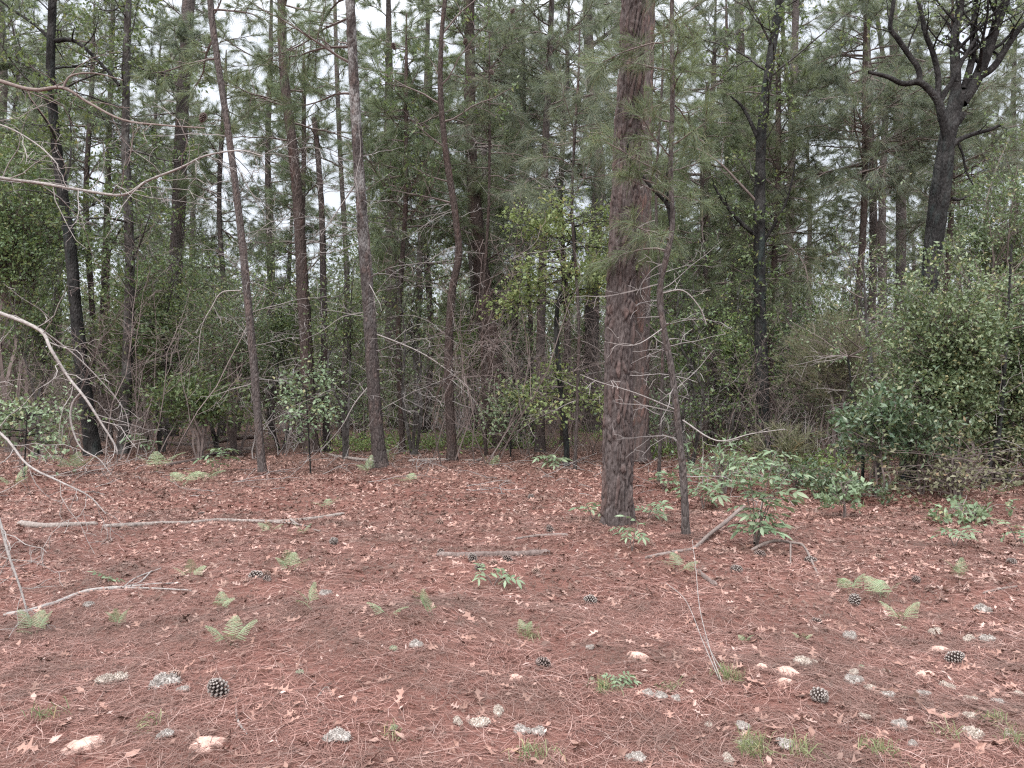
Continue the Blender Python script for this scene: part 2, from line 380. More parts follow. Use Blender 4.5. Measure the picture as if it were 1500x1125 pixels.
hero('young_pine', 'crooked slender young pine with shaggy dead twigs below, right of the big trunk', 'sapling',
     [(1005, 788), (1001, 700), (993, 620), (984, 545), (972, 480), (966, 430), (974, 385), (983, 345), (985, 318), (982, 250), (985, 150), (984, 40), (986, -40)], 7.75, (13, 6), B_PINK, 7.2, seed=5, amp=.006, ps=22, sides=16, dz=.06, land='crooked snag sapling',
     dead=(.35, 3.0, 15, .7), limbs=[([(985, 318), (975, 296), (955, 275), (935, 250), (920, 230), (921, 208), (934, 193)], 6, 2.5, None, B_DARK), ([(985, 345), (978, 300), (976, 262), (979, 240)], 4, 2, None, B_DARK),
     ([(990, 600, .0), (930, 575, -.3), (880, 560, -.5), (850, 548, -.5)], 4, 1.5, DEAD, B_LIMB), ([(1000, 615), (1050, 645, -.2), (1100, 635, -.3), (1150, 628, -.2)], 4, 1.5, DEAD, B_LIMB),
     ([(966, 430), (1000, 425), (1025, 450), (1035, 475)], 4, 2, DEAD, B_LIMB), ([(972, 480), (930, 505, -.3), (885, 500, -.4)], 3, 1.2, DEAD, B_LIMB)],
     pine=(2.8, 7.0, 24, .95, 20, .0034, .18))
hero('oak_tree', 'straight black-barked oak with leafy shoots along its trunk, right of the crooked snag', 'tree',
     [(1118, 680), (1116, 560), (1113, 440), (1113, 300), (1116, 190), (1128, 90), (1142, 0)], 16.0, (23, 13), B_DARK, 12, seed=6, amp=.010, ps=9, sides=26, dz=.07, land='black upright oak',
     epi=(.9, 5.5, 46, .55, 3, .10, .045), leafm=M_OAK, broad=(5.5, 11, 16, 2.0, 3, .1, .05), woodm=B_MID,
     limbs=[([(1113, 350), (1085, 325), (1060, 295), (1045, 270)], 7, 3, BROAD, B_DARK), ([(1113, 300), (1085, 270), (1050, 235), (1010, 215), (975, 230)], 4, 2, DEAD, B_TWIGB), ([(1114, 210), (1090, 160), (1070, 140)], 7, 2, None, B_DARK), ([(1115, 360), (1150, 300), (1165, 240)], 5, 2, DEAD, B_DARK)])
hero('pine_tree', 'thick flaky brown pine leaning left, with pale bark plates high up', 'tree',
     [(737, 636), (729, 560), (716, 470), (706, 390), (696, 300), (690, 230), (688, 150), (689, 0)], 18.6, (29, 14), B_RED, 18, seed=7, amp=.02, ps=7, sides=40, dz=.09, land='leaning flaky pine',
     dead=(2, 8, 22, 1.6), pine=(7, 17, 30, 2.6, 22, .006, .24), leafm=M_PINEG)
hero('pine_tree', 'short thick dark pine stem close against the leaning flaky pine', 'tree',
     [(716, 628), (715, 560), (706, 480), (701, 430), (694, 330)], 19.5, (19, 9), B_RED, 12, seed=8, amp=.014, ps=7, dead=(1, 6, 12, 1.5), pine=(4.5, 11, 22, 1.9, 22, .006, .22))
hero('pine_tree', 'pine with dark lower bark and pale grey lichened upper trunk', 'tree',
     [(558, 692), (553, 640), (547, 560), (541, 460), (535, 380), (526, 250), (518, 110), (513, 0)], 13.4, (23, 15), B_GREY, 15, seed=9, amp=.009, ps=11, sides=30, dz=.06, land='grey-topped pine',
     dead=(.6, 5.6, 34, 1.3), pine=(6.5, 14, 22, 2.1, 20, .005, .2),
     limbs=[([(540, 485), (580, 500), (620, 518), (660, 545), (690, 570)], 4.5, 1.5, DEAD, B_LIMB), ([(545, 560), (520, 590), (500, 625), (470, 660)], 4, 1.5, DEAD, B_LIMB), ([(527, 260), (500, 300), (470, 345)], 4, 1.5, DEAD, B_LIMB)])
hero('wavy_sapling', 'crooked dark red-brown slender tree with an S bend halfway up', 'tree',
     [(663, 678), (659, 600), (657, 540), (659, 470), (663, 420), (672, 375), (669, 330), (662, 280), (652, 215), (645, 130), (647, 50), (652, 0)], 15.2, (17, 7), B_RED, 9, seed=10, amp=.006, ps=12, land='crooked red stem',
     dead=(.4, 6.5, 40, 1.2), broad=(5.0, 8.5, 10, 1.4, 3, .09, .05), leafm=M_OAK)
hero('pine_tree', 'slim pinkish pine leaning left, nearest of the thin trunks on the left half', 'tree',
     [(385, 696), (380, 640), (374, 560), (365, 460), (353, 340), (344, 265), (334, 190), (322, 110), (312, 40), (308, 0)], 13.1, (14, 10), B_PINK, 13, seed=11, amp=.004, ps=15, sides=20, dz=.07, land='slim leaning pine',
     dead=(.8, 5.8, 24, 1.2), pine=(7, 12.5, 16, 1.6, 18, .005, .2), limbs=[([(353, 425), (325, 428), (310, 450), (295, 480), (290, 530)], 3.5, 1.2, DEAD, B_LIMB)])
hero('pine_tree', 'dark rough pine, the thicker left one of a close pair', 'tree',
     [(457, 668), (451, 560), (446, 460), (441, 380), (437, 300), (428, 210), (416, 110), (412, 0)], 17.0, (23, 13), B_RED, 15, seed=12, amp=.012, ps=8, sides=26, dz=.07, land='close pair of pines',
     dead=(.8, 7, 40, 1.4), pine=(6.5, 14, 22, 2.0, 20, .005, .2))
hero('pine_snag', 'slimmer broken-topped pine stem, the right one of a close pair', 'tree',
     [(479, 662), (476, 560), (474, 440), (472, 330), (466, 230), (460, 172)], 17.6, (12, 9), B_PINE, 7.2, seed=13, amp=.008, ps=9, dead=(.8, 7, 30, 1.2))
hero('oak_tree', 'black-barked oak with leafy trunk, first thick dark stem on the left', 'tree',
     [(137, 664), (128, 600), (118, 520), (110, 440), (103, 360), (90, 270), (80, 190), (74, 100), (77, 0)], 16.2, (23, 12), B_DARK, 12, seed=14, amp=.010, ps=9, sides=26, dz=.07, land='first black left oak',
     epi=(1.4, 6.5, 34, .7, 3, .11, .05), broad=(4.6, 11, 20, 2.2, 4, .11, .055), leafm=M_OAK, woodm=B_MID,
     limbs=[([(77, 60), (50, 35), (20, 15), (0, 0)], 6, 3, BROAD, B_DARK), ([(76, 60), (110, 60), (150, 95), (175, 125)], 7, 4, BROAD, B_DARK)])
hero('oak_tree', 'dark straight oak clothed in small leafy shoots, second thick stem on the left', 'tree',
     [(180, 664), (184, 590), (188, 500), (190, 400), (188, 310), (184, 220), (185, 110), (188, 0)], 16.6, (19, 10), B_MID, 12, seed=15, amp=.008, ps=9, sides=22, dz=.07, land='second dark left oak',
     epi=(.6, 6.5, 70, .7, 3, .10, .05), broad=(3.0, 11, 20, 1.8, 4, .1, .05), leafm=M_OAK, woodm=B_MID)
hero('pine_tree', 'straight slim grey-brown pine between the leaning flaky pine and the widest trunk', 'tree',
     [(791, 660), (791, 560), (793, 460), (795, 380), (797, 280), (801, 170), (806, 60), (808, 0)], 18.0, (17, 9), B_PINE, 15, seed=16, amp=.008, ps=9, sides=20, dz=.07, land='straight grey pine',
     dead=(1.2, 7, 26, 1.2), pine=(7.5, 14.5, 18, 2.0, 20, .005, .2), leafm=M_PINEG)
hero('pine_tree', 'tall pinkish-grey pine with bare upper limbs just behind and left of the widest trunk', 'tree',
     [(866, 634), (866, 540), (868, 440), (872, 340), (878, 250), (871, 180), (864, 100), (860, 0)], 24.0, (26, 15), B_PINK, 19, seed=17, amp=.014, ps=7, sides=26, dz=.09, land='pink pine behind',
     dead=(3, 8, 14, 1.4), pine=(9.5, 18, 26, 2.6, 22, .007, .24), leafm=M_PINEG,
     limbs=[([(872, 180), (845, 165), (815, 155), (790, 140), (765, 110)], 11, 4, DEAD, B_PINK), ([(866, 130), (840, 105), (818, 95), (800, 70)], 8, 3, DEAD, B_TWIG), ([(876, 230), (840, 205), (800, 198), (765, 180)], 7, 2, DEAD, B_TWIG), ([(862, 70), (895, 45), (905, 35)], 7, 3, DEAD, B_PINK)])
hero('pine_tree', 'dark upright pine seen left of the crooked red stem, well back', 'tree',
     [(580, 618), (578, 540), (576, 460), (573, 380), (571, 280), (570, 150)], 27.0, (22, 15), B_PINE, 18, seed=18, amp=.014, ps=7, dead=(2, 8, 16, 1.6), pine=(8, 17, 26, 2.4, 22, .007, .24), land='upright pine well back')
hero('pine_tree', 'broad pinkish pine trunk rising behind the slim leaning pine', 'tree',
     [(247, 628), (252, 500), (258, 380), (263, 280), (266, 180), (272, 80), (276, 0)], 23.0, (24, 19), B_PINK, 19, seed=19, amp=.014, ps=7, sides=26, dz=.09, land='broad pink left pine',
     dead=(3, 10, 26, 1.8), pine=(9.5, 18, 26, 2.6, 22, .007, .24), leafm=M_PINEG)
for i, (lab, pts, Y, w, bk) in enumerate([
    ('thin dark pine between the two black left oaks, left one of two', [(148, 640), (149, 500), (152, 400), (158, 250), (165, 60)], 21.0, (9, 6), B_PINE),
    ('thin reddish pine between the two black left oaks, right one of two', [(160, 640), (157, 500), (156, 400), (160, 200), (166, 0)], 22.0, (11, 7), B_RED),
    ('very slim pine stem immediately left of the straight grey pine', [(779, 640), (779, 540), (776, 440), (770, 300), (768, 150)], 20.5, (9, 6), B_PINE),
    ('narrow pine stem standing left of the black upright oak', [(1081, 640), (1078, 540), (1075, 440), (1070, 300), (1066, 150)], 24.0, (10, 7), B_RED),
    ('narrow pale pine stem standing right of the black upright oak', [(1160, 634), (1157, 530), (1154, 430), (1158, 300), (1162, 150), (1166, 0)], 25.0, (15, 11), B_PINK),
    ('dark rough pine high between the snag and the black oak', [(1097, 630), (1095, 450), (1090, 300), (1086, 130), (1082, 0)], 24.5, (18, 14), B_PINE),
    ('pale grey slim pine left of the forked oak, left one of two', [(1272, 640), (1275, 500), (1279, 380), (1277, 240), (1272, 100), (1268, 0)], 20.0, (14, 9), B_PINK),
    ('reddish-grey pine left of the forked oak, right one of two', [(1316, 640), (1318, 480), (1320, 330), (1316, 200), (1310, 80), (1308, 0)], 23.0, (18, 13), B_PINK),
    ('slim dark stem just left of the close pine pair', [(398, 640), (397, 500), (395, 380), (392, 250), (396, 100)], 23.0, (11, 8), B_PINE),
    ('pale slim pine right of the close pine pair', [(504, 640), (506, 500), (508, 400), (498, 220), (492, 60)], 22.0, (10, 7), B_PINK),
    ('slim pine stem between the grey-topped pine and the crooked red stem', [(612, 636), (612, 500), (615, 380), (622, 220), (626, 60)], 23.5, (12, 8), B_PINE)]):
    hero('pine_tree', lab, 'tree', pts, Y, w, bk, 15 + i % 3, seed=40 + i, amp=.007, ps=9, sides=12, dead=(1.5, 7.5, 16, 1.2), pine=(7.5, 14.5, 16, 1.9, 20, .006, .22), leafm=(M_PINE, M_PINEG)[i % 2])

# the forked black oak in the right-hand shrubs, and the grey trunk just behind it
BSP = dict(BROAD, den=[3.2, 4.5], t0=.3, rat=.55, rmin=.0035)
hero('oak_tree', 'forked black oak with twisting bare limbs, rising out of the big evergreen shrub', 'tree',
     [(1328, 712), (1335, 620), (1346, 520), (1360, 430), (1371, 360), (1382, 290), (1388, 235), (1389, 200)], 12.2, (27, 18), B_DARK, 2, seed=21, amp=.010, ps=12, sides=30, dz=.06, land='forked black oak', flare=.15,
     limbs=[([(1389, 205), (1380, 170), (1374, 148), (1360, 130), (1345, 120), (1322, 122), (1300, 112), (1272, 105)], 14, 5, None, B_DARK),
            ([(1347, 122), (1345, 100), (1330, 78), (1314, 55), (1304, 40), (1308, 10), (1312, -25)], 8.5, 5.5, BSP, B_DARK),
            ([(1374, 150), (1374, 110), (1366, 75), (1356, 50), (1350, 20), (1340, -20)], 9, 5.5, BSP, B_DARK),
            ([(1376, 150), (1386, 133), (1400, 110), (1412, 85), (1432, 52)], 9, 4, BSP, B_DARK),
            ([(1390, 205), (1396, 188), (1408, 172), (1412, 165)], 12, 8, None, B_DARK),
            ([(1390, 218), (1404, 205), (1425, 196), (1448, 190), (1465, 183)], 9, 4, BSP, B_DARK),
            ([(1404, 210), (1411, 228), (1415, 250), (1428, 275)], 4, 2, BSP, B_DARK),
            ([(1394, 290), (1405, 292), (1415, 288)], 6, 3, BSP, B_DARK)], leafm=M_OAK)
hero('oak_tree', 'dark grey many-stemmed oak standing close behind the forked black oak', 'tree',
     [(1352, 690), (1356, 560), (1360, 450), (1366, 350), (1378, 260), (1392, 180), (1404, 135)], 13.6, (24, 26), B_DARK, 2, seed=22, amp=.010, ps=10, sides=30, dz=.07, flare=.1,
     limbs=[([(1400, 150), (1400, 100), (1398, 60), (1405, 20), (1410, -30), (1415, -120)], 15, 9, BROAD, B_DARK),
            ([(1412, 130), (1424, 85), (1426, 40), (1430, -10), (1434, -100)], 11, 6, BROAD, B_DARK),
            ([(1408, 150), (1428, 120), (1445, 80), (1460, 35), (1476, -10), (1500, -110)], 18, 11, BROAD, B_DARK),
            ([(1430, 115), (1455, 98), (1475, 68), (1495, 40), (1530, 10), (1580, -40)], 11, 6, BROAD, B_DARK)], leafm=M_HOLLY)
for i, (lab, pts, Y, w) in enumerate([
    ('short black leaning stem at the foot of the right-hand thicket', [(1436, 722), (1444, 700), (1450, 676), (1462, 640), (1470, 560)], 11.2, (10, 6)),
    ('grey stem under the right-hand thicket, behind the black leaning one', [(1472, 712), (1474, 670), (1478, 600), (1480, 480)], 12.0, (14, 9)),
    ('pale stem under the right-hand thicket, left of the black leaning one', [(1412, 700), (1413, 650), (1414, 560), (1418, 450)], 13.0, (11, 8)),
    ('dark stem right of the glossy-leaved bush, inside the thicket', [(1286, 694), (1284, 640), (1278, 560), (1270, 480)], 12.6, (12, 7)),
    ('crooked thin stem left of the glossy-leaved bush', [(1262, 720), (1264, 690), (1262, 650), (1250, 590)], 11.8, (6, 3))]):
    hero('young_oak', lab, 'tree', pts, Y, w, B_MID if i % 2 else B_DARK, 3.6 - (i == 4) * 1.6, seed=60 + i, amp=.005, ps=14, sides=12, dead=(.3, 2.6, 12, .8), broad=(1.6, 3.4, 9, 1.1, 4, .06, .03), leafm=M_HOLLY)

# light-leaved understory sapling in the middle, its leaves in flat tiers
def layered_sapling(label, px, Y, w, tiers, seed, leafm, top):
    Xb = (px[0][0] - 750) / F * Y; zb = gz(Xb, Y) - .02; root = empty('understory_sapling', (Xb, Y, zb), 0, label, 'sapling')
    pts = [((a - 750) / F * Y - Xb, 0, CH - (b - HY) / F * Y - zb) for a, b in px]; pts[0] = (0, 0, 0)
    mb = MB(); c = trunk(mb, pts, [w[0] * Y / F / 2 + (w[1] - w[0]) * Y / F / 2 * i / (len(pts) - 1) for i in range(len(pts))], 10, .07, .003, 20, .3, .2, seed); build('trunk', mb, B_DARK, root, True)
    g = Grow(seed); f = MB(); sp = dict(BROAD, flat=.15, ang=45, grav=[-.01, -.02, -.01], den=[5.5, 6.5])
    for z, n, L in tiers:
        x, y, zz, r = sample(c, z)
        for k in range(n):
            a = 6.28 * (k + g.r.random() * .7) / n; g.branch((x, y, zz + g.r.uniform(-.1, .1)), (math.cos(a), math.sin(a), g.r.uniform(.05, .35)), L * g.r.uniform(.6, 1.15), .012, 0, sp)
    leaves(f, g.tp, g.td, 9, .085, .055, .12, 1.8, seed)
    cr = build('crown', f, leafm, root); mb = MB(); g.wood(mb, 4); build('branchwork', mb, B_DARK, cr)
layered_sapling('thin dark sapling with pale green tiered leaves left of the big furrowed pine', [(830, 686), (829, 640), (823, 590), (818, 530), (815, 470), (822, 425), (836, 395), (842, 350), (836, 310)], 14.3, (9, 4),
                [(1.15, 5, .95), (1.45, 3, .8), (3.1, 5, 1.1), (3.6, 6, 1.5), (4.1, 5, 1.3), (4.5, 4, .8)], 71, M_LIGHT, 5)
layered_sapling('small low sapling with a bunch of green leaves before the close pine pair', [(455, 690), (453, 650), (450, 600), (448, 565)], 13.6, (2.4, 1.2), [(.9, 4, .45), (1.3, 5, .5), (1.6, 4, .4)], 72, M_SEED, 2)
layered_sapling('thin sapling with a low green leaf tier at the straight grey pine', [(748, 672), (748, 640), (746, 600), (752, 585)], 15.5, (2.4, 1.2), [(.75, 5, .6), (1.2, 6, .65)], 73, M_SEED, 2)
layered_sapling('leafy green sapling at the left picture edge below the first dead branch', [(35, 690), (38, 640), (40, 600)], 12.5, (2.4, 1.2), [(.7, 5, .6), (1.0, 5, .6)], 74, M_SEED, 2)

# dead pine just outside the left of the view whose pale limbs hang into it
def left_pine():
    Y = 6.2; Xb = (-190 - 750) / F * Y; zb = gz(Xb, Y)
    root = empty('pine_tree', (Xb, Y, zb), 0, 'tree at the left edge whose long pale dead limbs hang into view', 'tree')
    mb = MB(); c = trunk(mb, [(0, 0, -.05), (.03, 0, 2), (-.02, .05, 4.5), (.05, 0, 8), (0, 0, 13)], [.16, .14, .12, .09, .03], 24, .07, .01, 12, .25, .2, 77); build('trunk', mb, B_PINE, root, True)
    g = Grow(78); f = MB()
    for i in range(26):
        z = 5.4 + 7 * i / 26; a = g.r.uniform(0, 6.28); x, y, zz, r = sample(c, z); g.branch((x, y, zz), (math.cos(a), math.sin(a), .25), g.r.uniform(.8, 2.0), .02, 0, PINE)
    needles(f, g.tp, g.td, 18, .2, .005, .42, .16, 5); cr = build('crown', f, M_PINE, root); mb = MB(); g.wood(mb, 4); build('branchwork', mb, B_TWIGB, cr)
    DD = dict(DEAD, den=[4.0, 5.0], rat=.22, grav=[-.04, -.06, -.06], rmin=.0016, wig=[.15, .25, .3])
    D2 = dict(DD, den=[6.0, 6.0], rat=.30)
    L = [([(-185, 40, 0), (-110, 80, .1), (0, 118, .1), (50, 131, 0), (92, 128, -.1), (130, 150, -.1), (180, 175, -.2), (240, 183, -.3), (300, 187, -.4)], 11, 2.5, DD, B_LIMBD),
         ([(92, 128, -.1), (105, 110, -.1), (140, 107, -.05), (180, 117, 0)], 5, 2, DD, B_LIMBD),
         ([(-190, 210, 0), (-80, 245, .2), (0, 260, .3), (60, 268, .3), (120, 278, .2), (180, 285, .1), (215, 265, 0), (265, 245, -.1), (300, 228, -.1), (350, 220, -.2), (385, 228, -.2)], 9, 2.5, D2, B_LIMB),
         ([(-188, 170, 0), (-80, 165, -.2), (0, 182, -.4), (50, 208, -.4), (80, 235, -.5), (88, 250, -.5)], 5, 1.6, D2, B_LIMB),
         ([(-190, 395, 0), (-80, 430, -.1), (0, 458, -.3), (58, 483, -.4), (75, 512, -.5), (100, 552, -.5), (125, 583, -.6), (150, 622, -.6), (170, 655, -.6), (172, 678, -.6)], 9.5, 2.4, D2, B_LIMB),
         ([(119, 574, -.55), (106, 592, -.5), (104, 618, -.5), (118, 655, -.5), (145, 672, -.5), (163, 695, -.5)], 5, 1.6, D2, B_LIMB),
         ([(58, 480, -.4), (110, 520, -.2), (150, 560, -.1), (182, 600, 0), (190, 635, 0)], 3.5, 1.2, D2, B_LIMB),
         ([(-190, 560, 0), (-80, 590, -.3), (0, 634, -.6), (40, 680, -.7), (90, 706, -.8), (130, 726, -.8), (155, 752, -.8)], 7, 1.6, D2, B_LIMB),
         ([(-190, 600, 0), (-60, 585, -.3), (0, 560, -.5), (20, 564, -.5)], 4, 1.6, DD, B_LIMB),
         ([(-188, 440, 0), (-90, 640, -.7), (-20, 720, -1.0), (0, 765, -1.15), (12, 810, -1.25), (30, 862, -1.3), (42, 905, -1.33)], 7, 3, D2, B_LIMB)]
    for j, (lp, a, b, spx, lm) in enumerate(L):
        gq = Grow(300 + j); pp = []
        for q in lp: w = P(q[0], q[1], Y + q[2]); pp.append((w[0] - Xb, w[1] - Y, max(w[2] - zb, .03)))
        gq.curve(pp, a * .68 * Y / F / 2, b * .7 * Y / F / 2, 0, spx, 5); mb = MB(); gq.wood(mb, 6); build('dead_limb', mb, lm, root, True)
left_pine()

# ------------------------------------------------------------------ shrubs
def clump_plant(h, rx, ncl, k, LS, LW, stems, seed, z0=.12, cr=.16, up=.7, shell=.55, wob=.25, pine=False, ry=None):
    """(wood, leaves) of a bushy plant: leaf clumps through an uneven crown, each carried by a twig off a stem"""
    r = random.Random(seed); g = Grow(seed); ry = ry or rx; axes = []
    for i in range(stems):
        a = 6.28 * i / stems + r.uniform(-.5, .5); q = r.uniform(.1, .55); lean = (math.cos(a) * rx * q, math.sin(a) * ry * q); hh = h * r.uniform(.65, .95)
        pts = [(lean[0] * .12, lean[1] * .12, -.05)] + [(lean[0] * (t ** 1.3) + r.gauss(0, .03 * h), lean[1] * (t ** 1.3) + r.gauss(0, .03 * h), hh * t) for t in (.25, .5, .75, 1)]
        g.curve(pts, .012 + .006 * h, .006, None, None, 3); axes.append(catmull(pts, 3))
    lob = [(r.uniform(0, 6.28), r.uniform(-.9, .9), r.uniform(.5, 1.1), r.uniform(-wob, wob * 1.2)) for _ in range(9)]
    for i in range(ncl):
        a = r.uniform(0, 6.28); v = r.uniform(-1, 1); s = 1.0
        for la, lv, lw, lh in lob: s += lh * math.exp(-((math.cos(a - la) - 1) ** 2 * 2 + (v - lv) ** 2) / lw ** 2)
        rad = (r.random() ** shell) * s; c = math.sqrt(max(0, 1 - v * v))
        p = (math.cos(a) * c * rx * rad, math.sin(a) * c * ry * rad, h * (z0 + (1 - z0) * .5) + v * rad * h * (1 - z0) * .5)
        if p[2] < .05: continue
        ax = axes[r.randrange(len(axes))]; j = min(range(len(ax)), key=lambda j: abs(ax[j][2] - p[2] * .8)); q = tuple(ax[j])
        m = tuple((q[t] + p[t]) / 2 + r.gauss(0, .05) + (.05 if t == 2 else 0) for t in range(3))
        g.curve([q, m, p], .006, .003, None, None, 3)
        d = vn((p[0] - q[0], p[1] - q[1], p[2] - q[2] + .15))
        for _ in range(5):
            g.tp.append((p[0] + r.gauss(0, cr), p[1] + r.gauss(0, cr), p[2] + r.gauss(0, cr * .7))); g.td.append(d)
    w = MB(); g.wood(w, 3); f = MB()
    if pine: needles(f, g.tp, g.td, k, LS, LW, .55, .1, seed)
    else: leaves(f, g.tp, g.td, k, LS, LW, cr * .35, up, seed)
    return w, f
def bush(name, label, cat, px, Y, h, rx, ncl, k, LS, LW, stems, seed, mat, group=None, wm=None, **kw):
    X = (px - 750) / F * Y; root = empty(name, (X, Y, gz(X, Y)), 0, label, cat, group); w, f = clump_plant(h, rx, ncl, k, LS, LW, stems, seed, **kw)
    c = build('foliage', f, mat, root); build('stem', w, wm or B_TWIGB, root); return root
bush('evergreen_shrub', 'big rounded small-leaved evergreen shrub around the forked black oak', 'shrub', 1395, 11.3, 3.5, 1.05, 560, 7, .07, .036, 9, 81, M_HOLLY, cr=.13, shell=.62, z0=.02, wob=.65)
bush('evergreen_shrub', 'tall small-leaved evergreen shrub at the right picture edge', 'shrub', 1520, 11.8, 3.8, 1.2, 520, 7, .07, .036, 9, 82, M_HOLLY, cr=.13, shell=.62, z0=.03, wob=.65)
bush('evergreen_shrub', 'grey-green evergreen bush rising behind the forked oak toward the right edge', 'shrub', 1480, 15.5, 6.2, 1.5, 360, 6, .08, .04, 6, 83, M_HOLLY, cr=.16, z0=.35, wob=.65)
bush('evergreen_shrub', 'lower leafy shrub filling in between the two tall evergreen shrubs', 'shrub', 1455, 12.0, 2.5, .9, 260, 6, .07, .034, 8, 97, M_HOLLY, cr=.14, shell=.6, z0=.03, wob=.6)
bush('scrub_bush', 'straggly brown-green brush under the right-hand evergreen shrubs', 'shrub', 1400, 10.4, .75, 1.0, 90, 4, .07, .034, 12, 98, M_BROWNG, cr=.14, z0=.02, wob=.6)
bush('glossy_bush', 'dark glossy-leaved bush at the left foot of the big evergreen shrub', 'shrub', 1286, 10.7, 1.5, .38, 75, 4, .105, .046, 4, 84, M_GLOSS, cr=.1, z0=.42, wob=.5)
bush('glossy_bush', 'low glossy-leaved bush under the middle of the big evergreen shrub', 'shrub', 1348, 10.8, 1.3, .5, 60, 4, .09, .04, 4, 85, M_GLOSS, cr=.12, z0=.3, wob=.5)
bush('young_pine', 'soft olive bushy young pine left of the big evergreen shrub', 'tree', 1222, 14.5, 2.9, .95, 360, 9, .13, .0045, 5, 86, M_BROWNG, cr=.12, pine=True, z0=.4)
bush('broadleaf_bush', 'dark bluish rounded bush behind the olive young pine', 'shrub', 1185, 20.0, 3.6, 1.5, 520, 5, .08, .045, 5, 87, M_GLOSS, cr=.16, z0=.3)
bush('palm_like_bush', 'olive-green fan of grassy stems right of the black upright oak', 'shrub', 1152, 13.6, .95, .42, 24, 7, .26, .012, 5, 88, M_BROWNG, cr=.07, pine=True, z0=.15)
bush('broadleaf_bush', 'dark leafy bush with a bare stemmy base left of the slim leaning pine', 'shrub', 292, 16.0, 1.7, .9, 120, 4, .12, .055, 11, 89, M_OAK, cr=.17, z0=.42, wob=.55)
bush('low_shrub', 'low green leafy shrub beside the foot of the black upright oak', 'shrub', 1165, 11.6, .40, .8, 36, 4, .085, .04, 6, 90, M_GLOSS, cr=.12, z0=.1, wob=.6)
bush('low_shrub', 'low dark scrub spreading before the glossy bushes', 'shrub', 1235, 10.6, .4, .6, 50, 4, .075, .04, 5, 91, M_GLOSS, cr=.08, z0=.05)
bush('low_shrub', 'small green bush on the litter near the right picture edge', 'shrub', 1425, 8.8, .25, .42, 14, 4, .085, .045, 4, 92, M_SEED, cr=.06, z0=.1)
bush('bright_sprout', 'tuft of leafy shoots against the trunk base of the glossy bush', 'shrub', 1236, 9.2, .55, .2, 14, 4, .075, .045, 3, 93, M_SEED, cr=.05, z0=.2)
bush('low_shrub', 'green feathery shrub between the snag sapling and the black upright oak', 'shrub', 1060, 11.0, .75, .7, 26, 4, .11, .035, 6, 94, M_SEED, cr=.13, z0=.15, wob=.6)
bush('oak_bush', 'round green oak bush high against the left picture edge', 'shrub', 15, 18.0, 7.2, 1.5, 560, 5, .095, .05, 6, 95, M_OAK, cr=.2, z0=.45, wob=.5)
bush('oak_bush', 'pale green oak sapling crown between the first and second black left oaks', 'shrub', 208, 18.5, 4.4, 1.0, 330, 5, .09, .045, 4, 96, M_OAK, cr=.15, z0=.3)

for i, (px, Y, h, rx, n, m, lab) in enumerate([
    (55, 17.0, 5.2, 1.1, 150, M_OAK, 'airy young oak left of the first black left oak, thinly leaved'),
    (236, 17.5, 5.6, 1.0, 150, M_OAK, 'airy young oak before the broad pinkish pine, thinly leaved'),
    (318, 18.2, 4.6, 1.0, 130, M_LIGHT, 'pale thinly leaved young tree close behind the slim leaning pine, on its left'),
    (412, 18.6, 5.4, .9, 130, M_OAK, 'thinly leaved young tree just left of the close pine pair'),
    (505, 16.4, 4.8, .9, 120, M_OAK, 'thinly leaved young tree just left of the grey-topped pine'),
    (605, 16.8, 5.6, 1.0, 150, M_DARK, 'dark airy young tree between the grey-topped pine and the crooked red stem'),
    (690, 20.5, 4.4, 1.0, 130, M_LIGHT, 'pale airy young tree behind the crooked red stem and leaning flaky pine'),
    (765, 19.2, 4.2, .9, 110, M_OAK, 'thinly leaved young tree just left of the straight grey pine'),
    (1012, 14.5, 4.0, .8, 120, M_OAK, 'thinly leaved young tree behind the crooked snag, on its right'),
    (1075, 17.2, 4.2, .8, 120, M_LIGHT, 'pale airy young tree left of the black upright oak'),
    (1185, 17.0, 3.6, .9, 120, M_OAK, 'thinly leaved young tree right of the black upright oak'),
    (1252, 15.8, 4.6, .9, 130, M_HOLLY, 'grey-green airy young tree just left of the evergreen thicket')]):
    bush('young_tree', lab, 'tree', px, Y, h, rx, n, 3, .085, .045, 3, 910 + i, m, wm=B_MID, cr=.17, shell=.8, z0=.12, wob=.6)

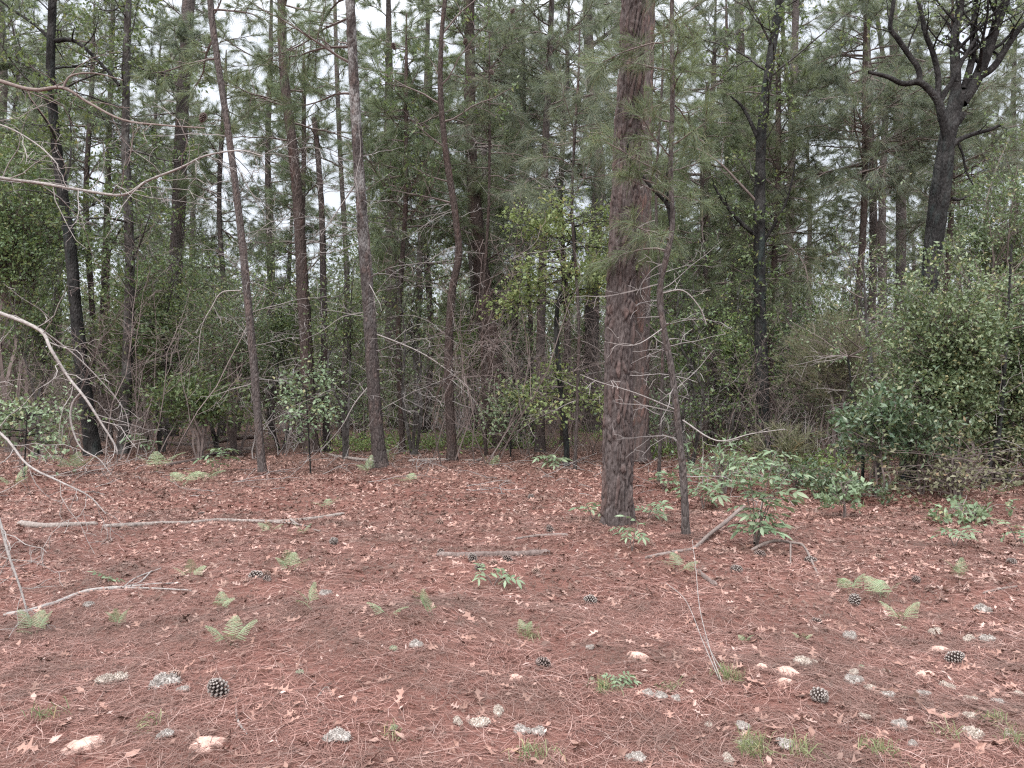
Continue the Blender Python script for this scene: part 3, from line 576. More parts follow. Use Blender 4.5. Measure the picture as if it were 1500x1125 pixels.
# mid-storey pines whose long soft needles veil the middle of the view
for i, (px, Y, H, z0, nb, L, w, m, lab) in enumerate([
    (1032, 18.5, 9.0, 2.2, 44, 1.8, 9, M_PINE, 'young bushy pine with soft needle sprays between the snag and the black oak'),
    (1135, 19.0, 10.0, 3.2, 60, 2.3, 12, M_PINE, 'full green pine crowding the black upright oak from behind'),
    (625, 24.0, 12.0, 3.0, 56, 2.3, 12, M_PINE, 'needle-rich pine behind the crooked red stem'),
    (760, 23.5, 12.0, 3.2, 60, 2.4, 12, M_PINEG, 'drooping grey-green pine right of the leaning flaky pine'),
    (825, 20.0, 12.0, 4.5, 52, 2.3, 12, M_PINEG, 'soft needled pine behind the pale tiered sapling'),
    (1262, 18.0, 11.0, 6.2, 54, 2.3, 13, M_PINEG, 'dense dark pine crown left of the forked oak limbs'),
    (1040, 21.0, 12.5, 4.0, 60, 2.5, 12, M_PINEG, 'feathery grey-green pine right behind the snag sapling'),
    (590, 17.5, 10.0, 4.8, 46, 2.0, 10, M_PINE, 'leafy pine crown filling the gap right of the grey-topped pine'),
    (325, 22.0, 11.0, 2.6, 40, 1.9, 10, M_PINE, 'bushy pine right behind the slim leaning pine'),
    (440, 21.0, 11.0, 2.6, 46, 2.0, 10, M_PINE, 'bushy pine behind the close pair of pines'),
    (130, 20.0, 12.0, 5.0, 46, 2.2, 11, M_PINEG, 'grey-green pine crown above the two black left oaks'),
    (712, 16.2, 8.9, 5.2, 18, 1.5, 6, M_PINEG, 'slim pine with a soft needle crown high above the straight grey pine'),
    (842, 13.6, 7.8, 4.4, 14, 1.3, 6, M_PINEG, 'slim pine with hanging needles left of the big furrowed pine'),
    (590, 18.2, 9.4, 5.4, 18, 1.6, 6, M_PINE, 'slim pine crown between the grey-topped pine and the crooked red stem'),
    (965, 12.3, 7.4, 4.0, 11, 1.2, 6, M_PINE, 'slender pine hanging needle sprays beside the big furrowed pine'),
    (1390, 18.0, 11.5, 5.5, 50, 2.2, 11, M_PINEG, 'pine crown showing above and behind the forked oak'),
    (690, 22.5, 9.0, 2.0, 36, 1.7, 9, M_PINE, 'small soft pine behind the crooked red stem and the leaning flaky pine')]):
    X = (px - 750) / F * Y
    hero('young_pine', lab, 'tree', [(px, HY + CH * F / Y), (px + 6 * (-1) ** i, 480), (px - 4 * (-1) ** i, 300), (px + 5, 120)], Y, (w, w * .7), (B_PINE, B_RED)[i % 2], H, seed=100 + i, amp=.005, ps=12, sides=10,
         pine=(z0, H - .3, int(nb * 1.1), L, 20, .0048, .22), dead=(.8, z0 + 1.5, 14, 1.1), leafm=m)
# ------------------------------------------------------------------ the wood behind: copies of a few kinds, each tree a thing
LAND.sort()
ORDS = 'first second third fourth fifth sixth seventh eighth ninth tenth eleventh twelfth thirteenth fourteenth fifteenth sixteenth seventeenth eighteenth'.split()
def gap_label(kinds, px_list):
    """labels by look and by the named trees a thing is seen between, look-alikes in one gap counted from the left"""
    names = [(None, -1e9)] + [(b, a) for a, b in LAND] + [(None, 1e9)]; xs = [a for _, a in names]; gaps = {}
    out = [None] * len(px_list)
    for i, p in enumerate(px_list):
        if p < -40 or p > 1540: out[i] = f'{kinds[i]} beyond the {"left" if p < 0 else "right"} edge of the view'; continue
        gaps.setdefault((max(k for k in range(len(xs)) if xs[k] <= p), kinds[i]), []).append((p, i))
    for (j, kd), L in gaps.items():
        L.sort(); a = names[j][0]; b = names[min(j + 1, len(names) - 1)][0]
        where = f'left of the {b}' if a is None else f'right of the {a}' if b is None else f'between {a} and {b}'
        for k, (p, i) in enumerate(L):
            out[i] = f'{kd} {where}' if len(L) == 1 else f'{ORDS[min(k, 17)]} {kd} from left, {where}'
            if len(out[i].split()) > 16: out[i] = out[i].replace(' from left,', '').replace('close pair of pines', 'close pine pair')
    return out
TAKEN = [(o.location.x, o.location.y) for o in COL.objects if o.parent is None and o.type == 'EMPTY']
GAPS = ((1165, 1262), (765, 850), (462, 522), (318, 366), (108, 150), (600, 640))     # columns where the sky comes through
def scatter(n, y0, y1, gap, seed, half=.80, pw=.6, taken=None, gaps=()):
    r = random.Random(seed); out = []; taken = TAKEN if taken is None else taken; tries = 0
    while len(out) < n and tries < 40000:
        tries += 1
        y = y0 + (y1 - y0) * r.random() ** pw; x = r.uniform(-half, half) * y
        if any(a - 30 < PX(x, y) < b + 30 for a, b in gaps) and r.random() < .85: continue
        if all((x - a) ** 2 + (y - b) ** 2 > gap * gap for a, b in taken): out.append((x, y)); taken.append((x, y))
    return out
PROT = []
def far_pine(seed, H, r0, z0, nb, L, leafm, bark):
    root = empty('pine_tree', (0, 0, 0)); rn = random.Random(seed); pts = [(rn.gauss(0, .12) * t * 2, rn.gauss(0, .1) * t * 2, H * t) for t in (0, .2, .4, .6, .8, 1)]
    pts[0] = (0, 0, -.1); mb = MB(); c = trunk(mb, pts, [r0, r0 * .88, r0 * .74, r0 * .55, r0 * .33, .02], 12, .2, .014, 6, .3, .2, seed); build('trunk', mb, bark, root, True)
    g = Grow(seed); f = MB()
    for i in range(nb):
        z = z0 + (H - z0) * ((i + rn.random()) / nb); x, y, zz, r = sample(c, z); a = rn.uniform(0, 6.28); t = (z - z0) / (H - z0); el = R(rn.gauss(12 + 25 * t, 14))
        g.branch((x, y, zz), (math.cos(a) * math.cos(el), math.sin(a) * math.cos(el), math.sin(el)), L * (1 - .55 * t) * rn.uniform(.5, 1.2), .03, 0, dict(PINE, rmin=.007))
    needles(f, g.tp, g.td, 26, .32, .0085, .45, .2, seed); cr = build('crown', f, leafm, root); w = MB(); g.wood(w, 3)
    for i in range(14):
        z = rn.uniform(2, z0 + 2); x, y, zz, r = sample(c, z); a = rn.uniform(0, 6.28); q = Grow(seed * 50 + i)
        q.branch((x, y, zz), (math.cos(a), math.sin(a), rn.gauss(.05, .3)), rn.uniform(.6, 2.0), .014, 0, dict(DEAD, rmin=.005, max=1)); q.wood(w, 3)
    build('branchwork', w, B_TWIG, cr); return root
def far_leafy(seed, H, rx, ncl, LS, mat, z0):
    root = empty('broadleaf_tree', (0, 0, 0)); w, f = clump_plant(H, rx, ncl, 4, LS, LS * .55, 2, seed, z0=z0, cr=.3, wob=.4)
    mb = MB(); trunk(mb, [(0, 0, -.1), (.1, .05, H * .35), (-.05, 0, H * .7), (0, 0, H * .95)], [.11, .08, .05, .015], 9, .25, .008, 8, .3, .2, seed); build('trunk', mb, B_MID, root, True)
    c = build('crown', f, mat, root); build('branchwork', w, B_TWIGB, c); return root
def place(prots, spots, cat, group, kinds, seed, smin=.85, smax=1.2):
    r = random.Random(seed); used = set(); ks = [i if i < len(prots) else r.randrange(len(prots)) for i in range(len(spots))]
    labels = gap_label([kinds[k] for k in ks], [PX(x, y) for x, y in spots])
    for (x, y), k, lb in zip(spots, ks, labels):
        o = prots[k] if k not in used else copy_tree(prots[k]); used.add(k)
        o.location = (x, y, gz(x, y) - .03); o.rotation_euler = (0, 0, r.uniform(0, 6.28)); q = r.uniform(smin, smax); o.scale = (q, q, q)
        tag(o, lb, cat, group)
NP = [far_pine(500, 17, .17, 5.5, 56, 2.6, M_PINE, B_PINE), far_pine(501, 19, .19, 7.5, 56, 2.6, M_PINEG, B_PINK), far_pine(502, 15, .13, 4.0, 52, 2.2, M_PINEG, B_PINE), far_pine(503, 20, .2, 9.5, 44, 2.8, M_PINE, B_PINK),
      far_pine(504, 13, .11, 3.0, 50, 2.0, M_PINE, B_RED), far_pine(505, 18, .15, 7.0, 50, 2.4, M_PINEG, B_PINK)]
sp_ = scatter(58, 24, 52, 1.9, 21, .82, .75, None, GAPS)
place(NP, sp_, 'tree', 'distant pines in the wood behind', ['brown-barked distant pine', 'grey-green distant pine', 'low-crowned distant pine', 'high-crowned distant pine', 'slim distant pine', 'full-crowned distant pine'], 31)
NB = [far_leafy(520, 8.5, 1.9, 260, .13, M_OAK, .3), far_leafy(521, 7.0, 1.7, 230, .13, M_DARK, .25), far_leafy(522, 6.0, 1.8, 220, .13, M_OAK, .2), far_leafy(523, 9.5, 2.0, 260, .14, M_HOLLY, .35)]
sp_ = scatter(30, 22, 46, 2.0, 22, .82, .7, None, GAPS)
place(NB, sp_, 'tree', 'leafy trees among the distant pines', ['mid-green distant broadleaf tree', 'dark-green distant broadleaf tree', 'low spreading distant broadleaf tree', 'grey-green distant broadleaf tree'], 32)
def mk_bush(seed, h, rx, n, LS, LW, k, mat, **kw):
    root = empty('understory_bush', (0, 0, 0)); w, f = clump_plant(h, rx, n, k, LS, LW, 7, seed, cr=.18, wob=.45, **kw); build('foliage', f, mat, root); build('stem', w, B_TWIGB, root); return root
US = [mk_bush(546, 2.4, 1.0, 60, .10, .05, 4, M_LIGHT, z0=.25), mk_bush(547, 1.5, .9, 45, .10, .045, 4, M_SEED, z0=.2), mk_bush(549, 2.9, 1.2, 60, .095, .045, 4, M_LIGHT, z0=.15), mk_bush(550, 2.0, 1.1, 60, .09, .04, 4, M_SEED, z0=.1), mk_bush(548, 3.4, 1.1, 75, .09, .045, 4, M_LIGHT, z0=.3), mk_bush(540, 2.6, 1.3, 190, .085, .045, 5, M_DARK, z0=.2), mk_bush(541, 3.6, 1.3, 220, .085, .045, 5, M_OAK, z0=.25), mk_bush(542, 2.0, 1.4, 170, .085, .042, 5, M_BROWNG, z0=.1), mk_bush(543, 4.2, 1.2, 220, .08, .042, 5, M_DARK, z0=.3),
      mk_bush(544, 3.0, 1.2, 230, .18, .0075, 12, M_BROWNG, pine=True, z0=.2), mk_bush(545, 1.6, 1.3, 150, .09, .045, 5, M_HOLLY, z0=.1)]
sp_ = scatter(128, 15.5, 46, 1.0, 23, .80, .85, [t for t in TAKEN if t[1] < 24])
place(US, sp_, 'shrub', 'green bushes under the trees', ['pale-leaved bush', 'small sparse bush', 'wide pale bush', 'low sparse bush', 'tall pale-leaved bush', 'dark-leaved bush', 'tall green bush', 'low olive bush', 'tall dark bush', 'needle-leaved bush', 'low grey-green bush'], 33, .7, 1.25)
def mk_bare(seed, h, n):
    root = empty('bare_thicket', (0, 0, 0)); g = Grow(seed); q = dict(DEAD, n=[9, 6, 4], grav=[.005, -.02, -.04], den=[3.8, 5.0], rat=.42, ang=42, rmin=.0034)
    for i in range(n):
        a = g.r.uniform(0, 6.28); g.branch((g.r.gauss(0, .35), g.r.gauss(0, .35), -.03), (math.cos(a) * .4, math.sin(a) * .4, 1), h * g.r.uniform(.5, 1.1), .013, 0, q)
    mb = MB(); g.wood(mb, 3); o = build('stems', mb, B_TWIG if seed % 2 else B_TWIGB, root); o.name = 'stem'; return root
BT = [mk_bare(560, 3.2, 9), mk_bare(561, 2.4, 11), mk_bare(562, 4.2, 8), mk_bare(563, 1.7, 12)]
sp_ = scatter(170, 14.0, 33, .6, 24, .74, .9, [t for t in TAKEN if t[1] < 20])
place(BT, sp_, 'shrub', 'bare twiggy thickets between the trunks', ['brown twig thicket', 'grey twig thicket', 'tall brown twig thicket', 'low grey twig thicket'], 34, .7, 1.2)

# far-off wood reading as one mass
def woodland():
    r = np.random.RandomState(9); mb = MB(); Pn = []; Dn = []
    for (y0, y1, n, hm) in ((68, 80, 240, 11.0), (80, 105, 320, 17.0)):
        for i in range(n):
            y = r.uniform(y0, y1); x = r.uniform(-1.05, 1.05) * y; h = hm * r.uniform(.5, 1.1); w = r.uniform(1.6, 3.2); m = int(70)
            u = r.uniform(0, 1, m) ** .8; a = r.uniform(0, 6.28, m); q = np.sqrt(r.uniform(0, 1, m)) * w * (1 - .6 * u)
            Pn.append(np.stack([x + np.cos(a) * q, y + np.sin(a) * q, .1 + u * h], 1)); Dn.append(r.normal(0, 1, (m, 3)))
    leaves(mb, np.concatenate(Pn), nrm(np.concatenate(Dn)), 3, .55, .30, .25, .3, 4)
    o = build('distant_woodland', mb, M_FAR); tag(o, 'far grey-green wood closing the view behind all the trunks', None, None, 'stuff')
woodland()
# ------------------------------------------------------------------ ground
def ground_mat():
    t = NT('pine_straw_ground'); ge = t.n('ShaderNodeNewGeometry').outputs['Position']
    def streak(rot, sc_):
        mp = t.n('ShaderNodeMapping', Vector=ge, Scale=(7, 120, 1), Rotation=(0, 0, rot)); return t.noise(mp.outputs[0], sc_, 3, .6, .3)
    s1, s2, s3 = streak(.4, 1.0), streak(1.5, 1.2), streak(2.6, .9)
    st = t.math('MAXIMUM', t.math('MAXIMUM', s1, s2), s3)
    big = t.noise(ge, .55, 4, .6); med = t.noise(ge, 4.5, 5, .65); fine = t.noise(ge, 60, 4, .7)
    col = t.ramp(st, (.45, (.070, .031, .025)), (.58, (.155, .069, .055)), (.72, (.27, .14, .117)))
    col = t.mix(t.ramp(med, (.45, (0, 0, 0)), (.72, (.75, .75, .75))), col, (.125, .072, .056, 1))
    col = t.mix(t.ramp(big, (.48, (0, 0, 0)), (.7, (.5, .5, .5))), col, (.23, .12, .098, 1))
    col = t.mix(t.ramp(fine, (.62, (0, 0, 0)), (.7, (.6, .6, .6))), col, (.36, .22, .185, 1))
    sep = t.n('ShaderNodeSeparateXYZ', Vector=ge); mr = t.n('ShaderNodeMapRange', Value=t.math('ADD', sep.outputs[1], t.math('MULTIPLY', big, 6))); mr.inputs[1].default_value = 15; mr.inputs[2].default_value = 22
    leafy = t.ramp(t.noise(ge, 14, 4, .7), (.35, (.07, .045, .037)), (.55, (.14, .09, .073)), (.75, (.25, .17, .145)))
    col = t.mix(mr.outputs[0], col, leafy)
    h = t.math('ADD', st, t.math('ADD', t.math('MULTIPLY', fine, .6), t.math('MULTIPLY', med, 1.2)))
    bp = t.n('ShaderNodeBump', Strength=.8, Distance=.02, Height=h)
    b = t.n('ShaderNodeBsdfPrincipled', Base_Color=col, Roughness=.9, Normal=bp.outputs[0]); b.inputs['Specular IOR Level'].default_value = .15
    return t.done(b.outputs[0])
xs = np.concatenate([-np.geomspace(150, 9.5, 26), np.arange(-9, 9.01, .07), np.geomspace(9.5, 150, 26)])
ys = np.concatenate([-np.geomspace(30, 1, 10), np.arange(-.5, 14, .07), np.geomspace(14.2, 150, 40)])
gx, gy = np.meshgrid(xs, ys); gzz = hgt(gx, gy); nx, ny = len(xs), len(ys)
mb = MB(); i0 = (np.arange(ny - 1) * nx)[:, None] + np.arange(nx - 1)[None]
mb.add(np.stack([gx, gy, gzz], -1).reshape(-1, 3), np.stack([i0, i0 + 1, i0 + nx + 1, i0 + nx], -1).reshape(-1, 4))
tag(build('ground', mb, ground_mat(), None, True), kind='structure')

def island_mat(name, stops, rough=.8, trans=0.0, spec=.2):
    t = NT(name); ge = t.n('ShaderNodeNewGeometry'); col = t.ramp(ge.outputs['Random Per Island'], *stops)
    n = t.noise(ge.outputs['Position'], 45, 3); col = t.mix(t.math('MULTIPLY', n, .55), col, (.15, .075, .058, 1))
    pn = t.noise(ge.outputs['Position'], 1.3, 4, .65); col = t.mix(t.ramp(pn, (.42, (0, 0, 0)), (.64, (.78, .78, .78))), col, (.088, .058, .047, 1))
    b = t.n('ShaderNodeBsdfPrincipled', Base_Color=col, Roughness=rough); b.inputs['Specular IOR Level'].default_value = spec
    return t.done(b.outputs[0])
M_STRAW = island_mat('fallen_needles', [(0, (.048, .026, .024)), (.3, (.135, .063, .051)), (.65, (.232, .116, .096)), (.9, (.365, .226, .194)), (1, (.47, .35, .32))], .65, spec=.3)
M_LITTER = island_mat('fallen_leaves_tan', [(0, (.07, .042, .034)), (.22, (.17, .095, .074)), (.5, (.30, .172, .136)), (.8, (.41, .255, .21)), (1, (.52, .37, .325))], .6, spec=.3)
def debris():
    r = np.random.RandomState(6); mb = MB(); n = 60000; y = np.sqrt(r.uniform(2.3 ** 2, 20 ** 2, n)); x = r.uniform(-.8, .8, n) * y; L = r.uniform(.012, .05, n)[:, None] * (1 + .5 * (y > 9))[:, None]; a = r.uniform(0, 6.28, n)
    p = np.stack([x, y, hgt(x, y) + r.uniform(.004, .02, n)], 1); d = np.stack([np.cos(a), np.sin(a), r.normal(0, .3, n)], 1); s = nrm(np.cross(d, np.stack([r.normal(0, .5, n), r.normal(0, .5, n), np.ones(n)], 1))); w = L * r.uniform(.12, .45, (n, 1))
    v = np.stack([p - d * L * .5, p + s * w * .6, p + d * L * .5, p - s * w * .5 + d * L * .1], 1).reshape(-1, 3); mb.add(v, np.arange(n)[:, None] * 4 + np.arange(4)[None])
    tag(build('litter_fragments', mb, M_FRAG), 'small dark and tan bits of bark and broken leaf in the litter', None, None, 'stuff')
M_FRAG = island_mat('bark_fragments', [(0, (.03, .022, .02)), (.45, (.085, .052, .044)), (.7, (.20, .12, .10)), (.88, (.40, .27, .235)), (1, (.58, .46, .42))], .8)
debris()
def straw():
    r = np.random.RandomState(2); mb = MB()
    for (y0, y1, n, w) in ((2.2, 5.5, 95000, .0022), (5.5, 9.5, 80000, .0032), (9.5, 15, 42000, .005)):
        y = np.sqrt(r.uniform(y0 ** 2, y1 ** 2, n)); x = r.uniform(-.80, .80, n) * y + r.uniform(-.6, .6, n)
        den = .5 + .5 * np.sin(x * 2.1 + 1.3 * np.sin(y * 1.7)) * np.sin(y * 2.3 + x); keep = r.uniform(0, 1, n) < .32 + .68 * den; x, y = x[keep], y[keep]; n = len(x)
        a = r.uniform(0, math.pi, n) + .5 * np.sin(x * 3 + y * 2); L = r.uniform(.07, .19, n); bend = r.normal(0, .35, n); tilt = np.abs(r.normal(0, .06, n))
        pts = []
        for t in (-.5, 0, .5):
            aa = a + bend * t; px_ = x + np.cos(aa) * L * t; py_ = y + np.sin(aa) * L * t; pz = hgt(px_, py_) + .003 + r.uniform(0, .012, n) + tilt * L * (t + .5)
            pts.append(np.stack([px_, py_, pz], 1))
        pts = np.stack(pts, 1); d = nrm(pts[:, 2] - pts[:, 0]); up = nrm(np.stack([r.normal(0, .4, n), r.normal(0, .4, n), np.ones(n)], 1)); s = nrm(np.cross(d, up)) * w * .5
        v = np.stack([pts[:, 0] - s, pts[:, 0] + s, pts[:, 1] + s, pts[:, 1] - s, pts[:, 2] + s * .4, pts[:, 2] - s * .4], 1).reshape(-1, 3); o = np.arange(n)[:, None] * 6
        mb.add(v, [o + np.array([[0, 1, 2, 3]]), o + np.array([[3, 2, 4, 5]])])
    for bx, by, br, bh in BUMPS:
        n = int(900 if by < 10 else 420); a = r.uniform(0, 6.28, n); q = np.abs(r.normal(0, 1, n)) * br * .55 + br * .4; x = bx + np.cos(a) * q; y = by + np.sin(a) * q; t_ = a + math.pi / 2 + r.normal(0, .7, n); L = r.uniform(.08, .2, n)
        d = np.stack([np.cos(t_), np.sin(t_), r.normal(0, .15, n)], 1) * L[:, None] * .5; p = np.stack([x, y, hgt(x, y) + r.uniform(.005, .03, n)], 1); s = nrm(np.cross(d, np.stack([r.normal(0, .5, n), r.normal(0, .5, n), np.ones(n)], 1))) * (.0018 if by < 10 else .0028)
        mb.add(np.stack([p - d - s, p - d + s, p + d + s * .4, p + d - s * .4], 1).reshape(-1, 3), np.arange(n)[:, None] * 4 + np.arange(4)[None])
    tag(build('pine_straw', mb, M_STRAW), 'reddish brown fallen pine needles matted over the forest floor', None, None, 'stuff')
straw()

# dead leaves: the largest in view are things of their own, the rest of the litter one mass
OAKL = [(0, .012), (.18, .018), (.29, .20), (.36, .07), (.48, .055), (.57, .34), (.64, .09), (.73, .065), (.82, .24), (.89, .06), (1, .004)]
SIMP = [(0, .01), (.12, .03), (.3, .17), (.5, .22), (.72, .17), (.9, .06), (1, .003)]
def leaf_tpl(shape, seed, curl=.35):
    r = random.Random(seed); c1, c2, tw = r.uniform(.2, 1) * curl, r.uniform(-.3, .6) * curl, r.uniform(-.5, .5); wl = r.uniform(.75, 1.1); V = []
    for t, w in shape:
        for s in (-1, 0, 1):
            ww = s * w * wl * r.uniform(.55, 1.25); zz = c1 * 2.2 * ww * ww + c2 * (t - .4) ** 2 + tw * ww * (t - .5) + r.gauss(0, .012)
            V.append((t - .5, ww + .08 * math.sin(t * 3 + seed), zz))
    V = np.array(V); V[:, 2] -= V[:, 2].min() * .8; fs = []
    for i in range(len(shape) - 1):
        for j in (0, 1): b = i * 3 + j; fs.append((b, b + 1, b + 4, b + 3))
    return V, np.array(fs)
TPL = [leaf_tpl(OAKL, 600 + i, (.4, .9, 1.5)[i % 3]) for i in range(10)] + [leaf_tpl(SIMP, 620 + i, (.6, 1.6)[i % 2]) for i in range(5)]
def rotm(yaw, rx, ry):
    cy, sy, cx, sx, cz, sz = np.cos(yaw), np.sin(yaw), np.cos(rx), np.sin(rx), np.cos(ry), np.sin(ry)
    z, o = np.zeros_like(yaw), np.ones_like(yaw)
    Rz = np.array([[cy, -sy, z], [sy, cy, z], [z, z, o]]); Rx = np.array([[o, z, z], [z, cx, -sx], [z, sx, cx]]); Ry = np.array([[cz, z, sz], [z, o, z], [-sz, z, cz]])
    return np.einsum('ijn,jkn,kln->nil', Rz, Rx, Ry)
LEAVES = []           # (x, y, size, tpl, yaw, rx, ry)
def litter():
    r = np.random.RandomState(3); N = 62000
    y = np.sqrt(r.uniform(2.3 ** 2, 17.5 ** 2, N)); x = r.uniform(-.80, .80, N) * y + r.uniform(-.5, .5, N)
    f = .5 + .5 * np.sin(x * .9 + 2) * np.sin(y * .8 + x * .4); right = np.clip((x / y + .1) * .5, 0, .35); far = np.clip((y - 4) / 6, 0, 1)
    k = r.uniform(0, 1, N) < .10 + .45 * far + .12 * f + right * .6; x, y = x[k], y[k]; n = len(x)
    tp = np.where(r.uniform(0, 1, n) < .42, r.randint(0, 10, n), r.randint(10, 15, n)); sz = np.where(tp < 10, r.uniform(.05, .115, n), r.uniform(.03, .07, n)) * np.where(y < 6, 1.0, 1.1)
    yaw, rx, ry = r.uniform(0, 6.28, n), r.normal(0, .42, n), r.normal(0, .42, n); z = hgt(x, y) + .010 + r.uniform(0, .008, n)
    big = np.argsort(-(sz / y))[:262]; isbig = np.zeros(n, bool); isbig[big] = True
    mb = MB()
    for q in range(15):
        m = (tp == q) & ~isbig; V, fs = TPL[q]; Rm = rotm(yaw[m], rx[m], ry[m]); c = int(m.sum())
        vv = np.einsum('nij,vj->nvi', Rm, V) * sz[m][:, None, None] + np.stack([x[m], y[m], z[m]], 1)[:, None, :]
        mb.add(vv.reshape(-1, 3), (np.arange(c)[:, None, None] * len(V) + fs[None]).reshape(-1, 4))
    tag(build('leaf_litter', mb, M_LITTER), 'countless small tan dead leaves strewn over the forest floor', None, None, 'stuff')
    for i in big: LEAVES.append((x[i], y[i], sz[i], int(tp[i]), yaw[i], rx[i], ry[i]))
litter()

# ------------------------------------------------------------------ things on the ground
MARKS = [('foot of the widest pine', 905, 768), ('foot of the crooked snag', 1005, 788), ('foot of the grey-topped pine', 558, 694), ('foot of the slim leaning pine', 385, 697),
         ('left white log piece', 88, 769), ('right white log piece', 375, 758), ('short barky log', 722, 815), ('grey forked stick', 150, 862), ('long thin branch by the snag', 1060, 800), ('bushy compound-leaved sapling', 1105, 760)]
USED = set()
def near_label(what, px, py, marks, most=None):
    """a label that finds one thing by the nearest named things; None when they are all taken"""
    c = sorted(marks, key=lambda m: math.hypot(m[1] - px, (m[2] - py) * 1.6))
    for m in c[:most or len(c)]:
        dx, dy = px - m[1], (py - m[2]) * 1.6; d = math.hypot(dx, dy)
        if d < 4: continue
        far = 'just ' if d < 70 else 'well ' if d > 190 else ''
        ww = ('right of' if dx > 0 else 'left of') if abs(dx) > abs(dy) else ('in front of' if dy > 0 else 'behind')
        t = f'{what} {far}{ww} the {m[0]}'
        if t not in USED and len(t.replace('-', ' ').split()) <= 19 and len(t.split()) <= 16: USED.add(t); return t
    return None
# pine cones
def cone_mesh(seed, L, Rr, openness):
    r = random.Random(seed); mb = MB(); n = 84; ga = 2.39996
    core = [(0, 0, L * t) for t in (0, .25, .5, .75, 1)]; tubes(mb, np.array([core]), np.array([[Rr * .25, Rr * .4, Rr * .36, Rr * .25, .004]]), 8); mb.a[-1][:] = .1
    for i in range(n):
        t = (i + .5) / n; a = i * ga + r.gauss(0, .06); prof = Rr * (math.sin(math.pi * (t * .86 + .10)) ** .8); z = L * t
        el = R(-15 + 85 * t ** 1.3) * (1.15 - openness * .4); ln = prof * r.uniform(.9, 1.1); w = ln * .30 + .0035; th = .0022
        ca, sa = math.cos(a), math.sin(a); d = np.array([ca * math.cos(el), sa * math.cos(el), math.sin(el)]); s = np.array([-sa, ca, 0]); u = np.cross(d, s) * -1
        b = np.array([0, 0, z - .25 * ln * math.sin(el)]); v = []
        for q, wq, tq in ((.15, .35, .8), (.78, 1.0, 1.0), (1.0, .55, 1.6)):
            for ss in (-1, 1):
                for uu in (-1, 1): v.append(b + d * ln * q + s * ss * w * wq * .5 + u * uu * th * tq)
        F_ = [];
        for k in (0, 4): F_ += [(k, k + 4, k + 5, k + 1), (k + 2, k + 3, k + 7, k + 6), (k, k + 2, k + 6, k + 4), (k + 1, k + 5, k + 7, k + 3)]
        F_.append((8, 10, 11, 9)); mb.add(v, np.array(F_), [.15] * 4 + [.35] * 4 + [1.0] * 4)
    return mb
def cone_mat(name, tip, body):
    t = NT(name); at = t.n('ShaderNodeAttribute', {'attribute_name': 'tint'}).outputs['Fac']; col = t.ramp(at, (.15, (.03, .02, .017)), (.45, body), (.95, tip))
    n = t.noise(t.coord(), 60, 3); col = t.mix(t.math('MULTIPLY', n, .4), col, (*body, 1))
    b = t.n('ShaderNodeBsdfPrincipled', Base_Color=col, Roughness=.8); return t.done(b.outputs[0])
M_CONE = cone_mat('cone_weathered', (.30, .27, .25), (.075, .052, .045)); M_CONED = cone_mat('cone_dark', (.20, .155, .14), (.06, .04, .034)); M_CONEB = cone_mat('cone_brown', (.30, .20, .165), (.11, .065, .05))
CM = [cone_mesh(700, .105, .040, 1.0).mesh('pine_cone', M_CONE), cone_mesh(701, .095, .036, .6).mesh('pine_cone', M_CONED), cone_mesh(702, .085, .034, .8).mesh('pine_cone', M_CONEB), cone_mesh(703, .10, .042, 1.2).mesh('pine_cone', M_CONE)]
CONES = [(330, 1043, 3, 'white-tipped open'), (1192, 1032, 0, 'large grey open'), (1386, 956, 0, 'grey-brown open'), (1203, 902, 1, 'dark brown'), (874, 878, 3, 'pale weathered'), (804, 986, 1, 'small dark round'), (487, 801, 0, 'grey'),
         (620, 806, 2, 'brown'), (645, 809, 1, 'dark brown'), (695, 825, 3, 'weathered grey upright'), (696, 838, 1, 'dark'), (728, 828, 2, 'brown'), (750, 826, 1, 'dark'), (1072, 838, 0, 'big dark spiky'), (808, 778, 1, 'dark upright'), (776, 732, 3, 'pale grey'),
         (1478, 820, 0, 'grey'), (1283, 815, 2, 'flat brown'), (1338, 847, 1, 'dark brown'), (390, 852, 2, 'brown'), (366, 850, 0, 'pale weathered'), (790, 838, 2, 'brown'), (1252, 878, 3, 'small grey'), (388, 860, 1, 'black-brown'), (300, 748, 1, 'dark brown'), (648, 764, 2, 'brown'),
         (242, 1016, 2, 'half-buried brown'), (1105, 812, 1, 'small dark'), (1180, 822, 0, 'grey')]
CM_USED = []
r_ = random.Random(44)
for i, (px, py, k, d) in enumerate(CONES):
    x, y, z = G(px, py); o = link('pine_cone', CM[k], None, (x, y, z + .015)); s = r_.uniform(.8, 1.15) * (1.12 if i < 3 else 1)
    o.rotation_euler = (R(r_.uniform(62, 112)) if i not in (0, 9, 14) else R(r_.uniform(25, 50)), 0, r_.uniform(0, 6.28)); o.scale = (s, s, s)
    if i not in (0, 9, 14): pass
    else: o.location.z = z + .002
    tag(o, near_label(f'{d} pine cone lying', px, py, MARKS + [(f'{CONES[j][3]} pine cone', CONES[j][0], CONES[j][1]) for j in range(6) if j != i]), 'pine cone', 'pine cones on the forest floor')
MARKS2 = MARKS + [('white-tipped open cone', 330, 1043), ('large grey open cone', 1192, 1032), ('grey-brown open cone', 1386, 956), ('pale weathered cone', 874, 878), ('small dark round cone', 804, 986), ('dark brown cone', 1203, 902)]
